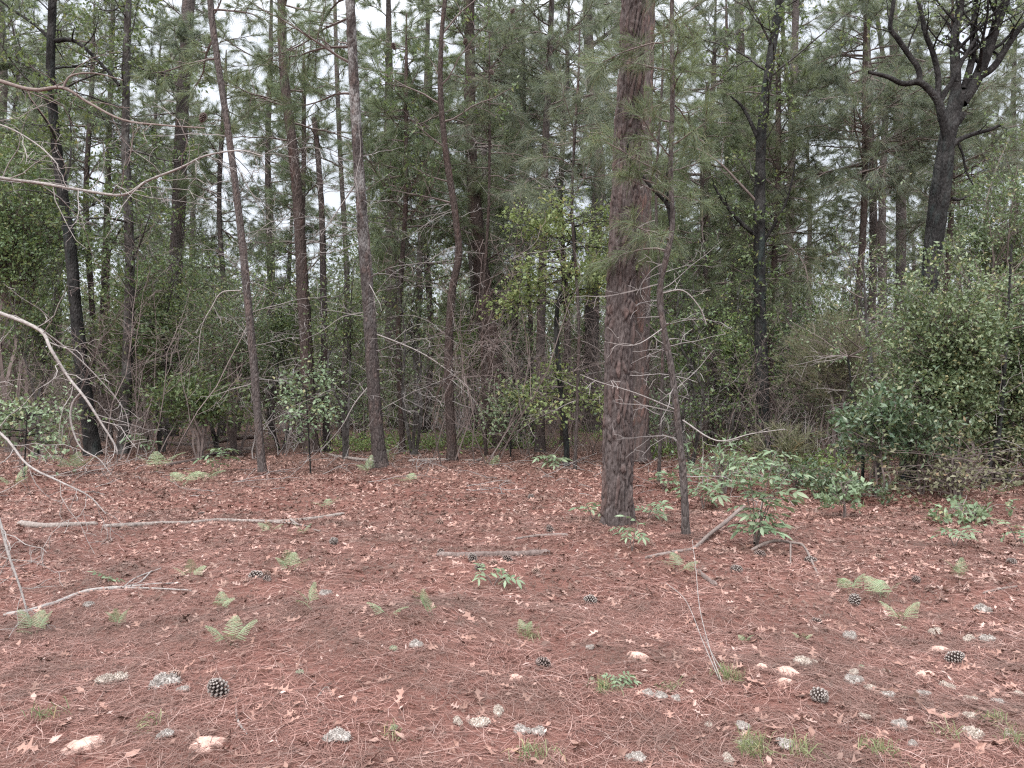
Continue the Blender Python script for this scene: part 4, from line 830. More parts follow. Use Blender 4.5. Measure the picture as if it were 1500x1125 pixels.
# cones still hanging on twigs high in the trees
for px, py, Y, lab in ((300, 165, 5.9, 'dark round cone hanging at the end of the upper pale dead limb'), (575, 62, 13.2, 'black cone high beside the grey-topped pine'), (683, 56, 15.0, 'dark cone high right of the crooked red stem'), (753, 12, 15.2, 'highest dark cone on a bare twig near the frame top'), (718, 102, 15.1, 'dark cone on a bare twig below the highest one')):
    o = link('pine_cone', CM[1], None, P(px, py, Y)); o.rotation_euler = (R(150), .3, px); s = .8 if Y < 8 else 1.2; o.scale = (s, s, s); tag(o, lab, 'pine cone', 'cones on twigs')
g = Grow(45); g.curve([P(690, 100, 15.1), P(718, 97, 15.1), P(683, 130, 15.1), P(640, 150, 15.1)][:3], .012, .006, None, None, 4)

# lichen tufts
def lichen_mesh(seed, nb, flat):
    r = random.Random(seed); mb = MB(); Pn = []; Dn = []
    for i in range(nb):
        a = r.uniform(0, 6.28); q = (r.random() ** .5) * .62 if i else 0; c = (math.cos(a) * q, math.sin(a) * q * .8, .05); s = r.uniform(.26, .46)
        nu, nvv = 14, 8; V = []
        for iv in range(nvv):
            th = (iv / (nvv - 1)) * math.pi * .5
            for iu in range(nu):
                ph = iu / nu * 6.2832; d = (math.cos(ph) * math.cos(th), math.sin(ph) * math.cos(th), math.sin(th)); k = s * (1 + .30 * noise.noise((d[0] * 3 + seed + i, d[1] * 3, d[2] * 3)) + .2 * noise.noise((d[0] * 8 + seed, d[1] * 8 + i, d[2] * 8)))
                V.append((c[0] + d[0] * k, c[1] + d[1] * k, c[2] - .04 + d[2] * k * flat))
                if r.random() < .9: Pn.append(V[-1]); Dn.append((d[0], d[1], d[2] * .8 + .2))
        b = (np.arange(nvv - 1) * nu)[:, None]; j = np.arange(nu)[None]; j2 = (j + 1) % nu
        mb.add(V, np.stack([b + j, b + j2, b + nu + j2, b + nu + j], -1).reshape(-1, 4))
    needles(mb, Pn, nrm(np.array(Dn)), 7, .14, .04, .55, .1, seed); return mb
def lichen_mat(name, a, b_, c):
    t = NT(name); ge = t.n('ShaderNodeNewGeometry'); col = t.ramp(ge.outputs['Random Per Island'], (0, a), (.6, b_), (1, c)); n = t.noise(ge.outputs['Position'], 22, 3)
    col = t.mix(t.math('MULTIPLY', n, .5), col, (*a, 1)); b = t.n('ShaderNodeBsdfPrincipled', Base_Color=col, Roughness=.95); b.inputs['Specular IOR Level'].default_value = .05; return t.done(b.outputs[0])
M_LI = [lichen_mat('lichen_cream', (.34, .29, .25), (.46, .405, .36), (.60, .54, .495)), lichen_mat('lichen_grey', (.27, .24, .222), (.37, .34, .318), (.49, .455, .43)), lichen_mat('lichen_green', (.22, .225, .16), (.30, .31, .235), (.40, .405, .33))]
LM = [lichen_mesh(720 + i, 4 + i % 4, .62 + .1 * (i % 3)).mesh('lichen_tuft', M_LI[(0, 1, 0, 2, 0, 1)[i]], True) for i in range(6)]
LICH = [(160, 1010, 40, 0, 'cream'), (236, 1020, 52, 1, 'big grey'), (268, 1030, 26, 1, 'grey'), (728, 1057, 26, 0, 'round cream'), (700, 1076, 30, 4, 'cream'), (672, 1075, 26, 0, 'pinkish'), (765, 1085, 26, 1, 'grey'), (788, 1085, 24, 1, 'whitish'), (578, 973, 20, 3, 'greenish'), (610, 969, 28, 1, 'grey'), (578, 1098, 22, 3, 'greenish'),
        (950, 1030, 22, 1, 'flat grey'), (968, 1033, 22, 1, 'flat pale'), (990, 1036, 18, 1, 'small grey'), (1040, 1065, 22, 0, 'cream'), (1088, 1070, 24, 1, 'grey'), (1070, 1115, 28, 0, 'cream'), (1097, 1096, 24, 1, 'whitish'), (930, 1112, 30, 1, 'flat grey'), (1170, 975, 30, 4, 'cream'), (1190, 973, 24, 0, 'round cream'), (1248, 924, 32, 1, 'flat whitish'),
        (1372, 913, 30, 0, 'cream'), (1418, 923, 24, 0, 'cream'), (1442, 925, 28, 1, 'grey'), (1297, 982, 14, 0, 'small cream'), (1250, 990, 24, 4, 'cream'), (1253, 1002, 30, 1, 'whitish'), (1272, 1012, 20, 4, 'cream'), (1263, 977, 16, 3, 'greenish'), (1300, 1022, 26, 1, 'grey'), (1390, 999, 24, 0, 'cream'), (1420, 1018, 26, 0, 'round cream'), (1465, 1022, 24, 1, 'whitish'),
        (1490, 1010, 22, 4, 'cream'), (1355, 1016, 26, 1, 'flat grey'), (1420, 1055, 26, 4, 'cream'), (1422, 1083, 38, 0, 'big cream'), (1338, 1097, 20, 1, 'whitish'), (1268, 1058, 18, 0, 'cone-shaped cream'), (1477, 1082, 20, 0, 'cream'), (1318, 1070, 30, 1, 'flat grey'), (1150, 1098, 26, 1, 'whitish'), (1110, 1110, 18, 4, 'cream'), (868, 1006, 12, 3, 'tiny greenish'), (866, 953, 16, 1, 'small grey'),
        (478, 885, 22, 1, 'grey'), (130, 884, 24, 1, 'flat grey'), (240, 1110, 28, 1, 'grey'), (440, 1012, 18, 3, 'greenish'), (490, 1115, 34, 1, 'flat grey'), (1440, 886, 22, 1, 'whitish'), (1325, 905, 16, 3, 'small greenish')]
r_ = random.Random(46)
for px, py, w, k, d in LICH:
    x, y, z = G(px, py); o = link('lichen_tuft', LM[k], None, (x, y, z + .006)); s = w * y / F * .62 * r_.uniform(.75, 1.2); o.scale = (s * r_.uniform(.8, 1.2), s, s * r_.uniform(.9, 1.5)); o.rotation_euler = (0, 0, r_.uniform(0, 6.28))
    lb = near_label(f'{d} lichen tuft', px, py, MARKS2) or near_label(f'{d} lichen cushion', px, py, MARKS2) or f'{d} lichen tuft on the needle floor'
    tag(o, lb, 'lichen', 'pale lichen tufts on the pine straw')

# bare sand showing through
def sand_mat():
    t = NT('pale_sand'); ge = t.n('ShaderNodeNewGeometry').outputs['Position']; col = t.ramp(t.noise(ge, 30, 5, .7), (.3, (.30, .175, .145)), (.55, (.44, .29, .245)), (.8, (.56, .42, .37)))
    bp = t.n('ShaderNodeBump', Strength=.6, Distance=.01, Height=t.noise(ge, 70, 4, .7)); b = t.n('ShaderNodeBsdfPrincipled', Base_Color=col, Roughness=.95, Normal=bp.outputs[0]); b.inputs['Specular IOR Level'].default_value = .1; return t.done(b.outputs[0])
M_SAND = sand_mat(); r_ = random.Random(47)
for i, (px, py, w, asp) in enumerate([(1155, 993, 50, .42), (1117, 988, 26, .5), (1355, 984, 34, .45), (120, 1114, 62, .5), (650 + 105, 1007, 26, .4), (932, 964, 36, .4), (1376, 938, 40, .3), (305, 1122, 60, .4), (1150, 1012, 30, .3)]):
    x, y, z = G(px, py); rr = w * y / F * .5; V = [(0, 0, .017)]; n = 26; rings = 6
    for k in range(1, rings + 1):
        for j in range(n):
            a = j / n * 6.283; q = k / rings * rr * (1 + .45 * noise.noise((math.cos(a) * 1.6 + i * 5, math.sin(a) * 1.6, 0)) + .3 * noise.noise((math.cos(a) * 4 + i, math.sin(a) * 5, 3)))
            V.append((math.cos(a) * q, math.sin(a) * q * asp * 2.1, .017 * (1 - (k / rings) ** 2) - .012 * (k / rings) ** 2 + .009 * noise.noise((math.cos(a) * q * 30, math.sin(a) * q * 30, i))))
    V = np.array(V); V[:, 2] += hgt(V[:, 0] + x, V[:, 1] + y) - z
    mb = MB(); mb.add(V, [np.array([(0, 1 + j, 1 + (j + 1) % n) for j in range(n)]), np.array([(1 + k * n + j, 1 + (k + 1) * n + j, 1 + (k + 1) * n + (j + 1) % n, 1 + k * n + (j + 1) % n) for k in range(rings - 1) for j in range(n)])])
    o = link('sand_patch', mb.mesh('sand_patch', M_SAND, True), None, (x, y, z + .006)); tag(o, 'pale sand showing through the pine straw', None, None, 'structure')

# logs and sticks lying on the ground
def log(name, label, px, w, mat, cat, sides=14, amp=.006, seed=1, twigs=None, lift=.5):
    pts = []
    for i, q in enumerate(px):
        x, y, z = G(q[0], q[1]); wd = (w[0] + (w[1] - w[0]) * i / (len(px) - 1)) * y / F / 2; pts.append((x, y, z + wd * lift + (q[2] if len(q) > 2 else 0), wd))
    b = pts[0]; mb = MB(); c = catmull(np.array(pts) - np.array([b[0], b[1], b[2], 0]), 6); n = len(c)
    T = nrm(np.gradient(c[:, :3], axis=0)); u = nrm(np.cross(T, [0, 0, 1.0])); v = np.cross(T, u); V = []
    L = np.concatenate([[0], np.cumsum(np.linalg.norm(np.diff(c[:, :3], axis=0), axis=1))])
    m = max(10, int(L[-1] / .03)); q = np.linspace(0, L[-1], m); ci = np.stack([np.interp(q, L, c[:, k]) for k in range(4)], 1); ui = np.stack([np.interp(q, L, u[:, k]) for k in range(3)], 1); vi = np.stack([np.interp(q, L, v[:, k]) for k in range(3)], 1); rg = random.Random(seed)
    for i in range(m):
        e = 1.0 if 0 < i < m - 1 else .55
        for j in range(sides):
            a = j / sides * 6.2832; rr = ci[i, 3] * e * (1 + .22 * noise.noise((math.cos(a) * 1.5 + seed, math.sin(a) * 1.5, q[i] * 9))) + min(amp, ci[i, 3] * .3) * noise.noise((math.cos(a) * 4, math.sin(a) * 4 + seed, q[i] * 22))
            V.append(ci[i, :3] + (ui[i] * math.cos(a) + vi[i] * math.sin(a)) * rr)
    bb = (np.arange(m - 1) * sides)[:, None]; j = np.arange(sides)[None]; j2 = (j + 1) % sides
    mb.add(np.array(V), np.stack([bb + j, bb + j2, bb + sides + j2, bb + sides + j], -1).reshape(-1, 4))
    for k in (0, m - 1):
        mb.add(np.vstack([np.array(V[k * sides:(k + 1) * sides]), ci[k, :3][None]]), np.array([(i, (i + 1) % sides, sides) for i in range(sides)]))
    o = build(name, mb, mat, None, True); o.location = b[:3]; tag(o, label, cat)
    if twigs:
        for kk, tw in enumerate(twigs):
            g = Grow(seed * 3 + kk); pp = [(lambda h: (h[0] - b[0], h[1] - b[1], h[2] + .012 + (t[2] if len(t) > 2 else 0) - b[2]))(G(t[0], t[1])) for t in tw[0]]
            g.curve(pp, tw[1] * b[1] / F / 2, tw[2] * b[1] / F / 2, None, None, 5); m2 = MB(); g.wood(m2, 6); build('side_branch', m2, mat, o, True)
    return o
log('fallen_log', 'pale weathered log piece at the far left of the litter, thicker end left', [(27, 768), (60, 769), (100, 768), (143, 766)], (11, 7), B_LOG, 'log', seed=2)
log('fallen_log', 'long pale log piece pointing toward the slim leaning pine', [(150, 768, -.004), (232, 764), (280, 763), (320, 757), (370, 755), (420, 757), (470, 752), (505, 749)], (6, 5), B_LOG, 'log', seed=3, twigs=[([(400, 757), (430, 762), (455, 772)], 4, 2), ([(425, 757, .02), (440, 765), (470, 778)], 4, 2)])
log('fallen_log', 'short barky rotten log in the middle of the clearing', [(640, 816), (680, 819), (720, 817), (765, 814), (805, 810)], (9, 11), B_LOGD, 'log', seed=4, amp=.012)
log('fallen_stick', 'thin brown stick lying left of the widest pine', [(756, 788), (790, 783), (832, 782)], (4, 5), B_LIMBD, 'stick', 8, seed=5)
log('fallen_branch', 'grey forked branch lying at the left edge of the clearing', [(5, 888), (40, 884), (80, 872), (120, 860), (150, 857), (184, 858)], (7, 6), B_LIMB, 'branch', 10, seed=6, twigs=[([(184, 858), (205, 848), (222, 833)], 4, 2), ([(182, 857), (200, 842), (236, 829)], 3, 2), ([(184, 858), (230, 857), (265, 860)], 4, 2), ([(184, 860), (220, 867), (280, 869)], 4.5, 2)])
log('fallen_branch', 'dark branch propped on the litter right of the crooked snag', [(945, 818), (985, 813), (1015, 805), (1040, 790, .05), (1065, 770, .08), (1090, 758, .16)], (5, 6), B_LIMBD, 'branch', 10, seed=7)
log('fallen_branch', 'dark arched branch on twiggy legs under the compound-leaved sapling', [(1100, 806), (1130, 804, .08), (1160, 806, .09), (1178, 810, .07), (1198, 836)], (5, 3), B_LIMBD, 'branch', 10, seed=8, twigs=[([(1158, 806, .08), (1158, 826)], 3, 2), ([(1105, 804, .05), (1108, 770, .0), (1118, 762, .3)], 4, 2)])
log('fallen_log', 'grey rotten log lying behind the slim leaning pine', [(190, 643), (240, 649), (300, 650), (340, 646), (380, 643)], (6, 7), B_LOGD, 'log', seed=9, twigs=[([(300, 650), (330, 662), (365, 660)], 4, 3)])
log('fallen_log', 'mossy grey branch pile log left of the slim leaning pine', [(245, 682), (290, 672), (330, 658), (372, 655)], (6, 7), B_LOGD, 'log', seed=10)
log('fallen_branch', 'pale thin branch lying at the foot of the crooked red stem', [(598, 675), (640, 674), (690, 678), (706, 676)], (5, 4), B_LOG, 'branch', 10, seed=11)
log('fallen_branch', 'thin grey branch lying left of the grey-topped pine', [(462, 662), (500, 668), (540, 672)], (4, 5), B_LOG, 'branch', 10, seed=12)
log('fallen_branch', 'dark short branch on green groundcover behind the grey-topped pine', [(563, 632), (580, 634), (600, 638)], (4, 3), B_LIMBD, 'branch', 8, seed=13)
log('fallen_stick', 'dark leaning stick end behind the pale thin branch', [(594, 652, .12), (605, 659, .06), (617, 668)], (4, 4), B_LIMBD, 'stick', 8, seed=14)
log('fallen_stick', 'short mottled stick just right of the crooked snag foot', [(1022, 836), (1035, 846), (1050, 856)], (6, 8), B_LOGD, 'stick', 10, seed=15)
log('fallen_log', 'pale log piece in the brush beside the black upright oak', [(1078, 690), (1105, 693), (1130, 697)], (6, 5), B_LOG, 'log', 10, seed=16)
log('fallen_stick', 'fine pale stick lying by the white-tipped cone', [(345, 1050), (348, 1085), (362, 1108)], (4, 3), B_LIMB, 'stick', 8, seed=17)
log('fallen_stick', 'thin forked twig lying left of the round cream lichen', [(486, 1043), (478, 1033, .01), (462, 1053)], (3, 2), B_LIMBD, 'stick', 6, seed=18)
log('fallen_stick', 'dark stick lying before the right-hand shrubs', [(1440, 868), (1462, 865), (1490, 860)], (4, 3), B_LIMBD, 'stick', 8, seed=19)
for i, (pp, lab) in enumerate([([(1058, 1010), (1040, 950, .15), (1025, 890, .24), (1019, 830, .35), (1014, 790, .40)], 'tall bent dry grass stalk rising before the crooked snag'), ([(1054, 1006), (1030, 940, .05), (1005, 880, .06), (975, 853, .02)], 'dry grass stalk bent over to the left before the crooked snag'), ([(1066, 1004), (1045, 960, .06), (1030, 930, .1)], 'short dry grass stalk of the bent bunch')]):
    x0, y0, z0 = G(*pp[0]); g = Grow(i); q = []
    for t in pp:
        Yt = y0 + (CH * F / (t[1] - HY) - y0) * .25; w = P(t[0], t[1], Yt); q.append((w[0] - x0, w[1] - y0, max(w[2] - z0, 0.0)))
    g.curve(q, .0030, .0014, None, None, 6); mb = MB(); g.wood(mb, 5); o = build('grass_stalk', mb, B_LIMB, None, True); o.location = (x0, y0, z0); tag(o, lab, 'grass stalk')

# ferns, seedlings, grass
def frond(seed, L, pinn=13):
    r = random.Random(seed); mb = MB(); n = pinn; dr = r.uniform(.5, .9); ax = [(L * t * .92, 0, L * (.62 * t - dr * t * t * .7)) for t in np.linspace(0, 1, 9)]
    tubes(mb, np.array([ax]), np.array([[.0028 - .002 * t for t in np.linspace(0, 1, 9)]]), 4); Pn = []; ax = np.array(ax)
    for i in range(n):
        t = .28 + .72 * i / n; p = np.array([np.interp(t, np.linspace(0, 1, 9), ax[:, k]) for k in range(3)]); pl = L * .36 * (1 - (t - .28) / .76) ** .8 + .012
        for s in (-1, 1):
            d = nrm(np.array([.55, s, -.12 + r.gauss(0, .06)])); m = max(3, int(pl / .016))
            for k in range(m):
                q = p + d * pl * (k + .5) / m + np.array([0, 0, -.06 * pl * (k / m) ** 2]); w = .022 * (1 - .5 * k / m) + .003; e = nrm(np.array([1, -s * .3, r.gauss(0, .15)])); b = d * pl / m * .42
                mb.add([q - e * w, q - b, q + e * w, q + b + d * .003], np.array([[0, 1, 2, 3]]))
    return mb
FR = [frond(800 + i, 1.0) for i in range(4)]
FRM = [f.mesh('frond', M_FERN) for f in FR]
def fern(px, py, size, nf, label, seed, a0=0.0, cat='fern', steep=.5):
    x, y, z = G(px, py); root = empty('fern', (x, y, z), 0, label, cat, 'ferns on the pine straw'); r = random.Random(seed); s = size * y / F * r.uniform(.8, 1.15)
    for i in range(nf):
        o = link('frond', FRM[r.randrange(4)], root, (r.gauss(0, .01), r.gauss(0, .01), 0)); k = s * r.uniform(.8, 1.1); o.scale = (k, k, k); o.rotation_euler = (r.gauss(0, .15), -(steep + .25) * r.uniform(.4, 1.2), a0 + 6.283 * i / nf + r.gauss(0, .3))
for i, (px, py, sz, nf, d, steep) in enumerate([(425, 842, 46, 4, 'bushy green', .6), (455, 908, 48, 3, 'tall pale green', .9), (340, 962, 50, 4, 'feathery light green', .35), (570, 934, 46, 2, 'small bluish green', .3), (636, 926, 62, 2, 'tall dark narrow', 1.3), (600, 716, 36, 3, 'flat bright', .15), (325, 898, 34, 3, 'small grey-green', .3),
      (280, 850, 36, 3, 'pale spiky', .7), (270, 712, 48, 4, 'wide grey-green', .3), (1292, 868, 56, 4, 'olive dead-tipped', .4), (1320, 900, 52, 3, 'pale drooping', .3), (1245, 860, 44, 3, 'olive', .5), (400, 776, 28, 3, 'tiny', .3), (480, 742, 28, 3, 'flat small', .2), (445, 780, 28, 3, 'greyish small', .3), (172, 925, 34, 5, 'dark bristly', 1.0),
      (995, 838, 44, 4, 'light green low', .3), (50, 925, 44, 4, 'grey-green shaggy', .5), (560, 690, 36, 4, 'dark green', .6), (300, 705, 40, 4, 'grey-green', .4), (720, 690, 34, 3, 'small dark', .4), (1180, 935, 18, 3, 'tiny grey', .5), (230, 690, 44, 4, 'dark shaggy', .6), (110, 690, 42, 4, 'dark green', .6), (20, 715, 40, 4, 'green', .6), (540, 700, 40, 4, 'short green', .6), (1090, 935, 22, 4, 'faint green', .7), (770, 935, 26, 5, 'greenish grey', .6), (1405, 850, 34, 4, 'thin green', .6)]):
    fern(px, py, sz, nf, near_label(f'{d} fern growing', px, py, MARKS2) or near_label(f'{d} small fern', px, py, MARKS2), 820 + i, i * 1.1, 'fern', steep)
def leaflet(mb, p, d, L, W, r, nseg=4):
    d = nrm(np.array(d)); s = nrm(np.cross(d, [0, 0, 1.0]) + np.array([0, 0, r.gauss(0, .25)])); u = np.cross(s, d); V = []
    for t, w in ((0, .08), (.25, .75), (.5, 1), (.75, .72), (1, .03)):
        q = np.array(p) + d * L * t + np.array([0, 0, -.22 * L * t * t])
        for k in (-1, 0, 1): V.append(q + s * k * W * w * .5 + u * abs(k) * W * w * .14)
    mb.add(V, np.array([(i * 3 + j, i * 3 + j + 1, i * 3 + j + 4, i * 3 + j + 3) for i in range(4) for j in (0, 1)]))
def compound_leaf(seed, L, nl, LL, LW):
    r = random.Random(seed); mb = MB(); ax = np.array([(L * t, 0, L * (.30 * t - .42 * t * t)) for t in np.linspace(0, 1, 7)]); tubes(mb, ax[None], np.array([[.0030 - .002 * t for t in np.linspace(0, 1, 7)]]), 4)
    for i in range(nl):
        t = .3 + .68 * i / max(nl - 1, 1); p = [np.interp(t, np.linspace(0, 1, 7), ax[:, k]) for k in range(3)]
        for s in (-1, 1): leaflet(mb, p, (.55, s * .9, -.05 + r.gauss(0, .12)), LL * (.75 + .45 * t) * r.uniform(.85, 1.1), LW, r)
    leaflet(mb, ax[-1], (1, 0, -.4), LL * 1.2, LW * 1.1, r); return mb
CL = [compound_leaf(840 + i, .24, 3, .125, .048).mesh('leaf', M_SEED, True) for i in range(4)]
def seedling(name, label, cat, px, py, stems, nl, scale, seed, bark=B_TWIGB):
    x, y, z = G(px, py); root = empty(name, (x, y, z), 0, label, cat); r = random.Random(seed); g = Grow(seed)
    for i, (dx, dy, hh) in enumerate(stems):
        pts = [(0, 0, -.02), (dx * .3, dy * .3, hh * .45), (dx * .7, dy * .7, hh * .8), (dx, dy, hh)]; g.curve(pts, .0075 * scale ** .5, .003, None, None, 4); c = catmull(pts, 4)
        for k in range(nl):
            t = .38 + .62 * (k + .5) / nl; q = c[min(int(t * len(c)), len(c) - 1)]; o = link('leaf', CL[r.randrange(4)], root, tuple(q)); s = scale * r.uniform(.75, 1.15); o.scale = (s, s, s); o.rotation_euler = (r.gauss(0, .2), r.gauss(-.15, .25), k * 2.4 + r.gauss(0, .4))
    mb = MB(); g.wood(mb, 5); build('stem', mb, bark, root, True)
seedling('compound_leaved_sapling', 'bushy waist-high sapling with big green compound leaves right of the crooked snag', 'sapling', 1108, 800, [(-.12, .05, .62), (.16, 0, .55), (.05, -.05, .36), (-.05, .1, .82), (.34, .08, .72), (-.02, -.12, .2), (.22, .1, .9)], 7, .78, 860)
seedling('broadleaf_seedling', 'small seedling with broad leaves left of the widest pine foot', 'seedling', 868, 762, [(-.08, -.05, .2), (.1, 0, .12)], 4, .7, 861)
seedling('broadleaf_seedling', 'small seedling with drooping leaves right of the widest pine foot', 'seedling', 948, 758, [(.06, -.05, .16), (.12, 0, .1)], 4, .75, 862)
seedling('broadleaf_seedling', 'leafy seedling in front of the widest pine foot', 'seedling', 926, 806, [(-.05, 0, .2), (.06, 0, .26)], 5, .55, 863)
seedling('broadleaf_seedling', 'low seedling with wide green leaves under the short barky log', 'seedling', 722, 858, [(-.1, 0, .12), (.12, 0, .10)], 3, .5, 864)
seedling('broadleaf_seedling', 'pale green seedling left of the crooked snag, behind it', 'seedling', 972, 712, [(-.1, 0, .2), (.12, 0, .2)], 4, .9, 865)
seedling('broadleaf_seedling', 'green seedling on the litter between the snag and the compound-leaved sapling', 'seedling', 1030, 735, [(-.1, 0, .3), (.12, 0, .35), (0, .1, .2)], 5, .9, 866)
seedling('broadleaf_seedling', 'green low seedling at the foot of the tiered sapling', 'seedling', 808, 692, [(-.1, 0, .25), (.12, 0, .2)], 5, .9, 867)
seedling('broadleaf_seedling', 'leafy seedling on the dark litter near the right picture edge', 'seedling', 1398, 800, [(-.1, 0, .16), (.14, 0, .18)], 4, .6, 868)
seedling('broadleaf_seedling', 'second leafy seedling right at the right picture edge', 'seedling', 1490, 790, [(-.1, 0, .18), (.14, 0, .16)], 4, .6, 869)
seedling('broadleaf_seedling', 'oak seedling at the foot of the second dark left oak', 'seedling', 205, 672, [(-.1, 0, .5), (.14, 0, .4)], 5, 1.1, 870)
seedling('broadleaf_seedling', 'tiny two-leaved seedling right of the forked grey branch', 'seedling', 160, 850, [(-.02, 0, .05)], 4, .4, 871)
seedling('broadleaf_seedling', 'green seedling growing before the grey rotten log', 'seedling', 320, 690, [(-.1, 0, .3), (.1, 0, .45)], 5, .9, 872)
seedling('broadleaf_seedling', 'tiny green seedling just left of the bent dry grass', 'seedling', 905, 1010, [(-.01, 0, .04), (.03, 0, .03)], 4, .28, 873)
def tuft(px, py, n, L, label, seed, mat=M_GRASS):
    x, y, z = G(px, py); r = np.random.RandomState(seed); mb = MB(); b = r.normal(0, .028, (n, 3)) * [1, 1, 0]; needles(mb, b, nrm(r.normal(0, .5, (n, 3)) * [1, 1, .3] + [0, 0, .9]), 3, L, .0032, .3, .35, seed)
    o = build('grass_tuft', mb, mat); o.location = (x, y, z + .02); tag(o, label, 'grass', 'grass tufts on the forest floor')
for i, (px, py, n, L, lab) in enumerate([(1105, 1105, 60, .15, 'grassy green tuft'), (885, 1022, 40, .10, 'small green grass tuft'), (1070, 1004, 50, .12, 'grass tuft at the root of the bent dry stalks'), (1390, 1090, 22, .09, 'small upright grass tuft'), (1492, 1098, 34, .09, 'green grass tuft'), (1458, 1064, 50, .06, 'low mossy grass tuft'), (800, 1118, 24, .08, 'tiny grass tuft'), (220, 1090, 24, .08, 'thin grass tuft'),
       (65, 1065, 30, .09, 'sparse grass tuft'), (1290, 1110, 40, .10, 'dry grass tuft'), (1180, 1112, 36, .10, 'low grass tuft'), (770, 1120, 26, .10, 'sparse low grass tuft'), (775, 940, 40, .09, 'grey-green grass tuft'), (980, 1020, 20, .07, 'tiny green grass tuft'), (575, 1104, 20, .08, 'thin small grass tuft')]):
    tuft(px, py, n, L, lab if i == 2 else (near_label(lab, px, py, MARKS2) or lab), 880 + i)
# low bright ground plants in the wood, reading as one mass
r = np.random.RandomState(12); mb = MB(); Pn = []
for (px, py, w, d, n) in ((605, 656, 2.0, 1.4, 500), (735, 652, 1.7, 1.5, 480), (520, 660, 1.0, .8, 150), (365, 622, 2.4, 2.0, 320), (1420, 655, 1.6, 1.6, 300), (970, 668, .9, .9, 200), (890, 640, 1.2, 1.5, 120), (1190, 690, 1.2, .9, 260), (1110, 665, 1.2, 1.0, 160)):
    x, y, z = G(px, py); a = r.normal(0, w * .5, n) + x; b = r.normal(0, d * .5, n) + y; Pn.append(np.stack([a, b, hgt(a, b) + r.uniform(.03, .26, n)], 1))
Pn = np.concatenate(Pn); leaves(mb, Pn, nrm(r.normal(0, 1, Pn.shape) + [0, 0, .6]), 4, .085, .034, .09, .8, 13)
tag(build('ground_cover', mb, M_COVER), 'low bright green ground plants between the trunks', None, None, 'stuff')
# twiggy debris over the shaded floor
g = Grow(14)
for i in range(520):
    y = math.sqrt(g.r.uniform(10.5 ** 2, 22 ** 2)); x = g.r.uniform(-.75, .75) * y; a = g.r.uniform(0, 6.28)
    g.branch((x, y, gz(x, y) + .02), (math.cos(a), math.sin(a), g.r.uniform(.0, .35)), g.r.uniform(.25, 1.2), .006, 0, dict(DEAD, rmin=.003, max=1, den=[2.5]))
mb = MB(); g.wood(mb, 3); tag(build('fallen_twigs', mb, B_TWIG), 'fine grey fallen twigs littering the shaded floor', None, None, 'stuff')

# conspicuous dead leaves, then the rest of the largest
LF = [tuple(MB().__class__() for _ in ())] and []
for V, fs in TPL: m_ = MB(); m_.add(V, fs); LF.append(m_.mesh('fallen_leaf', M_LITTER))
HL = [(692, 922, .15, 'big pale lobed'), (585, 1055, .11, 'star-shaped lobed'), (601, 1001, .10, 'curled lobed'), (1377, 1057, .17, 'largest pinkish lobed'), (1460, 1103, .13, 'pinkish star-lobed'), (1172, 1071, .12, 'broad pinkish'), (1135, 1079, .14, 'ragged tan'), (1233, 1048, .09, 'pale curled'), (1428, 968, .10, 'lobed pink'), (96, 1079, .13, 'pale lobed'), (293, 1116, .12, 'brown folded'),
      (187, 961, .12, 'long tan'), (840, 947, .10, 'pale ragged'), (1109, 1015, .13, 'lobed tan'), (864, 1005, .10, 'dark-edged pale'), (720, 932, .09, 'lobed tan'), (940, 978, .12, 'pale torn'), (345, 958, .10, 'pinkish curled'), (1035, 1015, .09, 'two-toned curled'), (240, 945, .10, 'folded tan'), (540, 796, .11, 'pinkish flat'), (880, 905, .08, 'tan'), (1020, 908, .12, 'long curled'), (398, 1040, .09, 'small pale'), (130, 1008, .08, 'round tan')]
r_ = random.Random(48)
GL = []
for px, py, s, d in HL:
    x, y, z = G(px, py); GL.append((x, y, s, r_.randrange(10), r_.uniform(0, 6.28), r_.gauss(0, .3), r_.gauss(0, .3), near_label(f'{d} dead leaf', px, py, MARKS2)))
for L in LEAVES: GL.append((*L, None))
for x, y, s, k, yaw, rx, ry, lab in GL:
    o = link('fallen_leaf', LF[k], None, (x, y, gz(x, y) + .014)); o.scale = (s, s, s); o.rotation_euler = (rx, ry, yaw)
    if lab is None:
        lab = near_label('tan lobed dead leaf' if k < 10 else 'small oval dead leaf', PX(x, y), HY + CH * F / y, MARKS2, 3) or ('curled tan lobed leaf among others on the pine straw' if k < 10 else 'small oval tan leaf among others on the pine straw')
    tag(o, lab, 'leaf', 'dead leaves on the pine straw')

# ------------------------------------------------------------------ sky, sun, camera
EL, AZ = R(42), R(200)        # sun height; compass bearing it shines from (behind and left of the viewer)
w = bpy.data.worlds.new('World'); sc.world = w; w.use_nodes = True; nt = w.node_tree; nt.nodes.clear()
out = nt.nodes.new('ShaderNodeOutputWorld'); bg = nt.nodes.new('ShaderNodeBackground'); sky = nt.nodes.new('ShaderNodeTexSky')
sky.sky_type = 'NISHITA'; sky.sun_disc = False; sky.sun_elevation = EL; sky.sun_rotation = AZ; sky.dust_density = 3; sky.air_density = 1
tc = nt.nodes.new('ShaderNodeTexCoord'); sp = nt.nodes.new('ShaderNodeSeparateXYZ'); nt.links.new(tc.outputs['Generated'], sp.inputs[0])
mr = nt.nodes.new('ShaderNodeMapRange'); nt.links.new(sp.outputs[2], mr.inputs[0]); mr.inputs[3].default_value = 0; mr.inputs[4].default_value = 1
cr = nt.nodes.new('ShaderNodeValToRGB'); nt.links.new(mr.outputs[0], cr.inputs[0]); e = cr.color_ramp.elements
